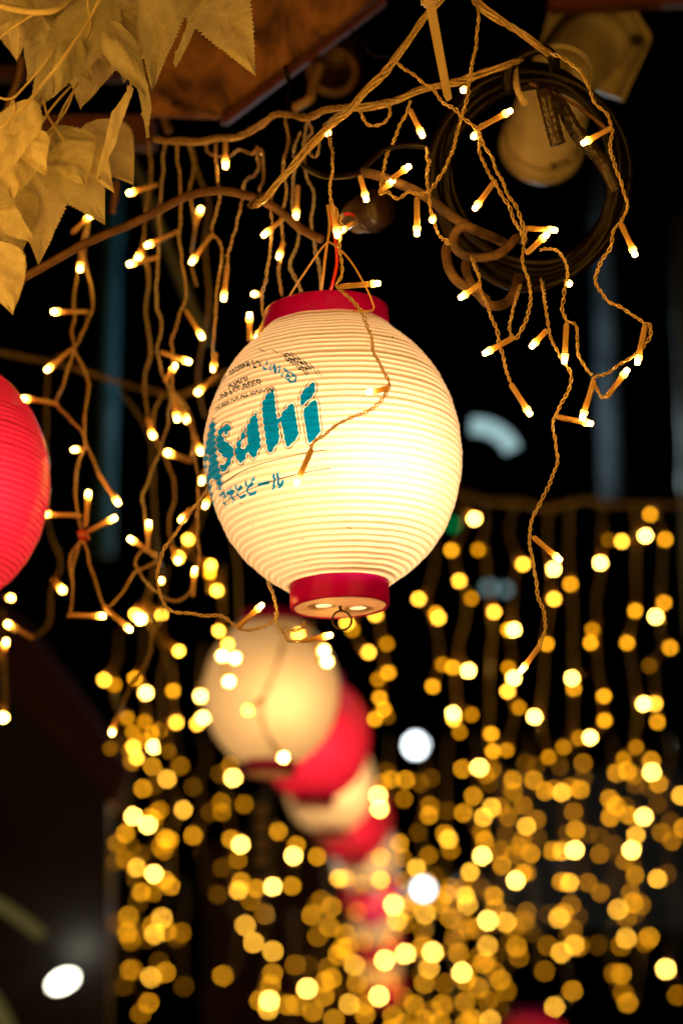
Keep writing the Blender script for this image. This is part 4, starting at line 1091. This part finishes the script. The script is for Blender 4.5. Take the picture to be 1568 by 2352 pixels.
# dim second fixture under the eave
f2 = empty('small_spotlight', P(780, 120, 1.95), 'dim brown spotlight head in the dark beside the stained board', 'spotlight')
V, F = lathe([(.006, 0), (.026, .004), (.031, .02), (.033, .055), (.036, .060), (.036, .072), (.032, .074), (.026, .070)], 32, cap0=True)
o = mesh_obj('lamp_head', V, F, 'brown_cable', f2); o.matrix_local = axis_matrix(Vector((0, 0, 0)), P(760, 175, 1.88) - P(795, 85, 1.95))
o = wire('bracket', [(810, 100, 1.95), (770, 60, 1.95), (750, 10, 1.96), (745, -40, 1.96)], .006, 'dark', None, sides=8, parent=f2); o.location -= f2.location
wire('loose_tube', [(735, 150, 1.75), (720, 190, 1.74), (712, 225, 1.73), (690, 240, 1.73), (672, 250, 1.73)], .006, 'sleeve', 'bent clear tube end under the stained board rim', 'tube', sides=10)
wire('thin_cable', [(800, 60, 1.7), (825, 90, 1.7), (850, 122, 1.7), (880, 130, 1.7), (915, 118, 1.7), (945, 98, 1.7)], .0011, 'black_cable', 'hair thin dark wire sagging in the dark above the slanting cable', 'wire')

# red twine knot on the left bunch
tw = empty('twine_knot', P(190, 1228, 1.65), 'red twine knot binding the cords beside the red lantern', 'knot')
for k in range(3):
    pts = [(190 + 11 * math.cos(a) + k * 2, 1224 + k * 6 + 4 * math.sin(a), 1.645 + .006 * math.sin(a)) for a in [2 * math.pi * i / 12 for i in range(13)]]
    o = wire('turn', pts, .0012, 'red_wire' if k != 1 else 'yellow_wire', None, sides=6, parent=tw); o.location -= tw.location

# ------------------------------------------------------------------ cream leaf branch
def leaf_obj(par, bu, bv, tu, tv, wpx, d0, d1, tilt=0.0, curl=.12, fold=.18, kind=0, seed=0):
    rl = random.Random(seed * 13 + 5)
    a, b = P(bu, bv, d0), P(tu, tv, d1)
    ydir = (b - a); L = ydir.length; ydir.normalize()
    view = (CAMM.to_3x3() @ Vector((0, 0, 1)))
    x = ydir.cross(view).normalized()
    x = Matrix.Rotation(math.radians(tilt), 3, ydir) @ x
    zn = x.cross(ydir)
    Wd = wpx / FPX * (d0 + d1) / 2 / 2
    nl, nw = 64, 6
    V, F = [], []
    for i in range(nl + 1):
        t = i / nl
        # heart-shaped poplar leaf: wide near the base, drawn-out tip
        if t < .30: prof = .18 + .82 * math.sin(math.pi / 2 * t / .30) ** .75
        else:
            q = (t - .30) / .70; prof = (1 - q) ** .92 * (1 + .35 * q * (1 - q) * 2)
        prof = max(0, prof) * (1 if t > 0.004 else .2)
        teeth = 1 + .055 * ((i % 2) * 2 - 1) * (1 if .05 < t < .97 else 0) + .03 * rl.uniform(-1, 1)
        for j in range(-nw, nw + 1):
            s = j / nw
            ed = teeth if abs(j) == nw else 1
            xx = s * Wd * prof * ed
            yy = t * L - abs(s) * L * .05 * (1 - t) + (abs(s) ** 2) * L * .03
            vein = .0019 * max(0, math.cos((t * 9 - abs(s) * 2.6) * math.pi)) ** 3 * (1 - abs(s) * .6)
            zz = fold * abs(xx) * .8 + curl * L * (t * t) - vein - (.0012 if j == 0 else 0) + .0024 * math.sin(t * 7 + s * 3 + seed) + .0004 * math.sin(t * 23 + seed * 2 + s * 5)
            V.append(x * xx + ydir * yy + zn * (-zz))
    m = 2 * nw + 1
    for i in range(nl):
        for j in range(m - 1):
            F.append((i * m + j, i * m + j + 1, (i + 1) * m + j + 1, (i + 1) * m + j))
    o = mesh_obj('leaf', V, F, 'leaf', par); o.location = a - par.location
    return o
lb1 = empty('leaf_branch', P(160, 0, 1.34), 'upper spray of cream fabric leaves in front of the eave', 'artificial leaves', 'cream fabric leaf sprays')
lb2 = empty('leaf_branch', P(90, 260, 1.34), 'lower spray of cream fabric leaves reaching down to the brown cable', 'artificial leaves', 'cream fabric leaf sprays')
upper = [
    (150, -60, 90, 100, 150, 1.44, 1.42, 10), (20, -30, 40, 128, 120, 1.45, 1.44, -15), (130, 20, 120, 138, 150, 1.43, 1.42, 20), (250, -10, 62, 238, 150, 1.36, 1.33, 12),
    (330, -50, 290, 170, 150, 1.42, 1.40, -12), (225, 40, 182, 232, 150, 1.40, 1.38, 8), (330, 10, 250, 160, 130, 1.41, 1.40, 25), (252, 55, 338, 212, 82, 1.34, 1.32, -20),
    (385, -90, 342, 192, 118, 1.36, 1.35, 10), (445, -90, 582, 154, 165, 1.38, 1.37, -5), (490, -30, 387, 133, 46, 1.35, 1.34, 55), (300, 203, 209, 392, 48, 1.33, 1.31, 48),
    (330, 165, 327, 312, 40, 1.36, 1.36, 50), (420, -80, 430, 40, 130, 1.42, 1.41, 20), (60, -60, -30, 60, 140, 1.40, 1.38, 10), (215, -80, 235, 70, 160, 1.44, 1.42, -10), (40, -20, 22, 125, 60, 1.42, 1.42, 45)]
upper += [(105, 40, 55, 175, 80, 1.405, 1.39, 30), (180, 90, 130, 215, 70, 1.345, 1.33, -25), (280, 30, 300, 150, 75, 1.39, 1.37, -30), (385, 60, 352, 165, 45, 1.375, 1.365, 40), (150, 55, 200, 180, 90, 1.39, 1.38, 18)]
for i, q in enumerate(upper): leaf_obj(lb1, *q[:4], q[4], q[5], q[6], q[7], seed=i + 1)
lower = [
    (75, 232, -45, 420, 110, 1.33, 1.31, 15), (40, 305, 30, 448, 128, 1.345, 1.335, -8), (118, 302, 232, 505, 165, 1.36, 1.35, 5), (205, 285, 303, 412, 150, 1.38, 1.37, -12),
    (105, 330, 80, 592, 150, 1.37, 1.36, 10), (150, 318, 190, 420, 120, 1.345, 1.34, 0), (25, 420, 46, 582, 120, 1.36, 1.36, -10), (-10, 560, 24, 714, 120, 1.35, 1.34, 8), (-20, 400, 5, 560, 130, 1.38, 1.38, 12)]
lower += [(60, 300, 100, 400, 85, 1.325, 1.32, 22), (160, 300, 262, 430, 95, 1.35, 1.345, -18), (0, 480, 70, 560, 70, 1.35, 1.345, 30), (230, 330, 212, 430, 60, 1.37, 1.36, 35)]
for i, q in enumerate(lower): leaf_obj(lb2, *q[:4], q[4], q[5], q[6], q[7], seed=i + 31)
def stem(par, pts, r):
    o = wire('stem', pts, r, 'stem', None, sides=8, step=.004, parent=par, wob=.0004); o.location -= par.location
stem(lb1, [(-30, 5, 1.32), (40, 22, 1.32), (85, 28, 1.32), (125, 22, 1.32), (160, -5, 1.33)], .0034)
stem(lb1, [(235, -15, 1.33), (195, 60, 1.33), (150, 128, 1.325), (100, 190, 1.325), (60, 240, 1.32), (-5, 300, 1.32)], .0017)
stem(lb1, [(200, -10, 1.35), (208, 60, 1.35), (195, 100, 1.35)], .0012)
stem(lb1, [(-20, 100, 1.34), (35, 60, 1.34), (80, 30, 1.33)], .0013)
stem(lb1, [(305, 170, 1.35), (300, 205, 1.34), (292, 240, 1.33)], .0012)
stem(lb1, [(345, 75, 1.38), (325, 120, 1.37), (318, 170, 1.36)], .0012)
for q in [[(180, 190, 1.36), (140, 260, 1.355), (118, 330, 1.35)], [(165, 195, 1.36), (110, 260, 1.355), (80, 325, 1.35)], [(172, 205, 1.35), (150, 255, 1.35), (122, 290, 1.35), (85, 330, 1.35)],
          [(100, 225, 1.34), (108, 262, 1.34), (125, 290, 1.34), (150, 325, 1.34)], [(-10, 222, 1.34), (28, 226, 1.34), (60, 195, 1.34), (100, 150, 1.34), (125, 115, 1.34)], [(30, 228, 1.34), (10, 270, 1.34), (-20, 300, 1.34)],
          [(104, 268, 1.345), (85, 268, 1.345), (62, 275, 1.34)], [(125, 300, 1.345), (115, 310, 1.345), (88, 330, 1.345)], [(30, 230, 1.33), (36, 250, 1.33), (20, 300, 1.33)]]:
    stem(lb2, q, .0012)
wire('brown_twig', [(50, 130, 1.6), (42, 180, 1.6), (22, 235, 1.6), (5, 290, 1.6)], .0045, 'brown_cable', 'brown cable drop seen between the leaf sprays', 'cable')

# ------------------------------------------------------------------ lamps far down the lane
def round_lamp(u, v, d, dia, mat, label, light=None, squash=1.0, rot=0.0):
    e = empty('round_lamp', P(u, v, d), label, 'lamp')
    V, F = lathe([(.02, -.5), (.25, -.44), (.43, -.25), (.5, 0), (.43, .25), (.25, .43), (.16, .47)], 24, cap0=True)
    o = mesh_obj('lamp_globe', [tuple(np.array(q) * dia) for q in V], F, mat, e); o.scale = (1, 1, squash); o.rotation_euler = (0, rot, 0)
    V, F = lathe([(.16, .44 * squash), (.17, .60 * squash), (.05, .64 * squash), (.03, 1.6)], 16, cap0=True, cap1=True)
    o = mesh_obj('lamp_neck', [tuple(np.array(q) * dia) for q in V], F, 'dark', e); o.rotation_euler = (0, rot, 0)
    if light:
        ld = bpy.data.lights.new('globe_light', 'POINT'); ld.energy = light; ld.color = (.75, .92, 1); ld.shadow_soft_size = dia * .5
        lo = link(bpy.data.objects.new('globe_light', ld), e); lo.location = (0, -dia * .9, -dia * .3)
    return e
round_lamp(955, 1712, 6.0, .080, 'cool', 'bright white round lamp beside the red lantern row', 14)
round_lamp(972, 2042, 6.6, .072, 'cool', 'bright white round lamp lower down among the dense lights', 8)
round_lamp(145, 2254, 3.95, .085, 'warmwhite', 'warm white oval lamp alone in the dark bottom corner', None, .55, math.radians(-28))
round_lamp(1122, 1350, 6.2, .045, 'cool_dim', 'dim bluish lamp behind the curtain, nearer the lantern of a pair')
round_lamp(1160, 1354, 6.2, .036, 'cool_dim', 'dim bluish lamp behind the curtain, smaller one of a pair')
round_lamp(1040, 1205, 5.0, .028, 'green', 'small green light half behind the big lantern')
ft = wire('fluorescent_tube', [(1082, 978, 4.0), (1110, 980, 4.0), (1140, 992, 4.0), (1164, 1012, 4.0), (1176, 1034, 4.0)], .024, 'cool_dim', 'curved pale fluorescent tube glowing beside the cream lantern', 'lamp', sides=14, step=.01)
wire('fluorescent_tube', [(-60, 2050, 4.0), (10, 2085, 4.0), (60, 2120, 4.0), (100, 2150, 4.0)], .016, 'olive', 'dim olive tube light slanting in from the bottom corner side', 'lamp', sides=14, step=.02)
wire('fluorescent_tube', [(-40, 2270, 4.0), (-10, 2310, 4.0), (20, 2370, 4.0)], .022, 'olive', 'dim olive tube light at the very bottom corner', 'lamp', sides=14, step=.02)

ld = bpy.data.lights.new('tube_light', 'POINT'); ld.energy = 11; ld.color = (.62, .88, 1); ld.shadow_soft_size = .05
lo = link(bpy.data.objects.new('tube_light', ld), ft); lo.location = P(1140, 1010, 3.88) - ft.location

# grey shutter far behind the curtain, washed by the cool lamps
rsd = empty('roller_shutter', P(1340, 2115, 8.2), 'greyish metal shutter behind the far curtain of lights', 'shutter')
for k in range(20):
    a, c = P(1130, 1755 + k * 19, 8.2) - rsd.location, P(1590, 1755 + k * 19 + 18, 8.2) - rsd.location
    plain_box('slat', (a.x, -.01 * (k % 2), c.z), (c.x, .03, a.z), 'dim_paint', rsd)

# light strings added out of view to brighten the leaves and the coil side
M['lv5'] = glow('warm_led_fill', (1, .46, .05), 560)
GLB.append(globe(5))
def local(x, y, z): return CAMM @ Vector((x, y, -z * K))
for (x0, z0, n, lb) in [(-.46, 1.10, 16, 'string added out of view as fill on the red lantern side, nearest'), (-.56, 1.22, 16, 'string added out of view as fill on the red lantern side, farther'),
                        (-.38, .98, 14, 'string added out of view as fill on the red lantern side, closest to the leaves'), (.52, 1.15, 13, 'string added out of view as fill on the coil side, nearest'), (.42, .98, 13, 'string added out of view as fill on the coil side, close by')]:
    org = local(x0, .75, z0)
    e = empty('light_string', org, 'warm light ' + lb, 'string light', 'far curtain of warm lights')
    line = [local(x0 + rs.uniform(-.015, .015), .75 - k * .09, z0 + rs.uniform(-.015, .015)) for k in range(n)]
    V, F, c = strands(line, step=.004, sides=4, r=.0012, off=.0012)
    mesh_obj('cord', [np.array(v) - np.array(org) for v in V], F, 'clear_cord', e)
    for q in line[1:]:
        h = bpy.data.objects.new('bulb_holder', HLD); link(h, e)
        dr = Vector((rs.uniform(-1, 1), rs.uniform(-1, 1), rs.uniform(-.6, .4))).normalized()
        m = axis_matrix(q, q + dr); m.translation = q - org; h.matrix_local = m
        b = bpy.data.objects.new('bulb', GLB[5]); link(b, h); b.location = (0, 0, .028)
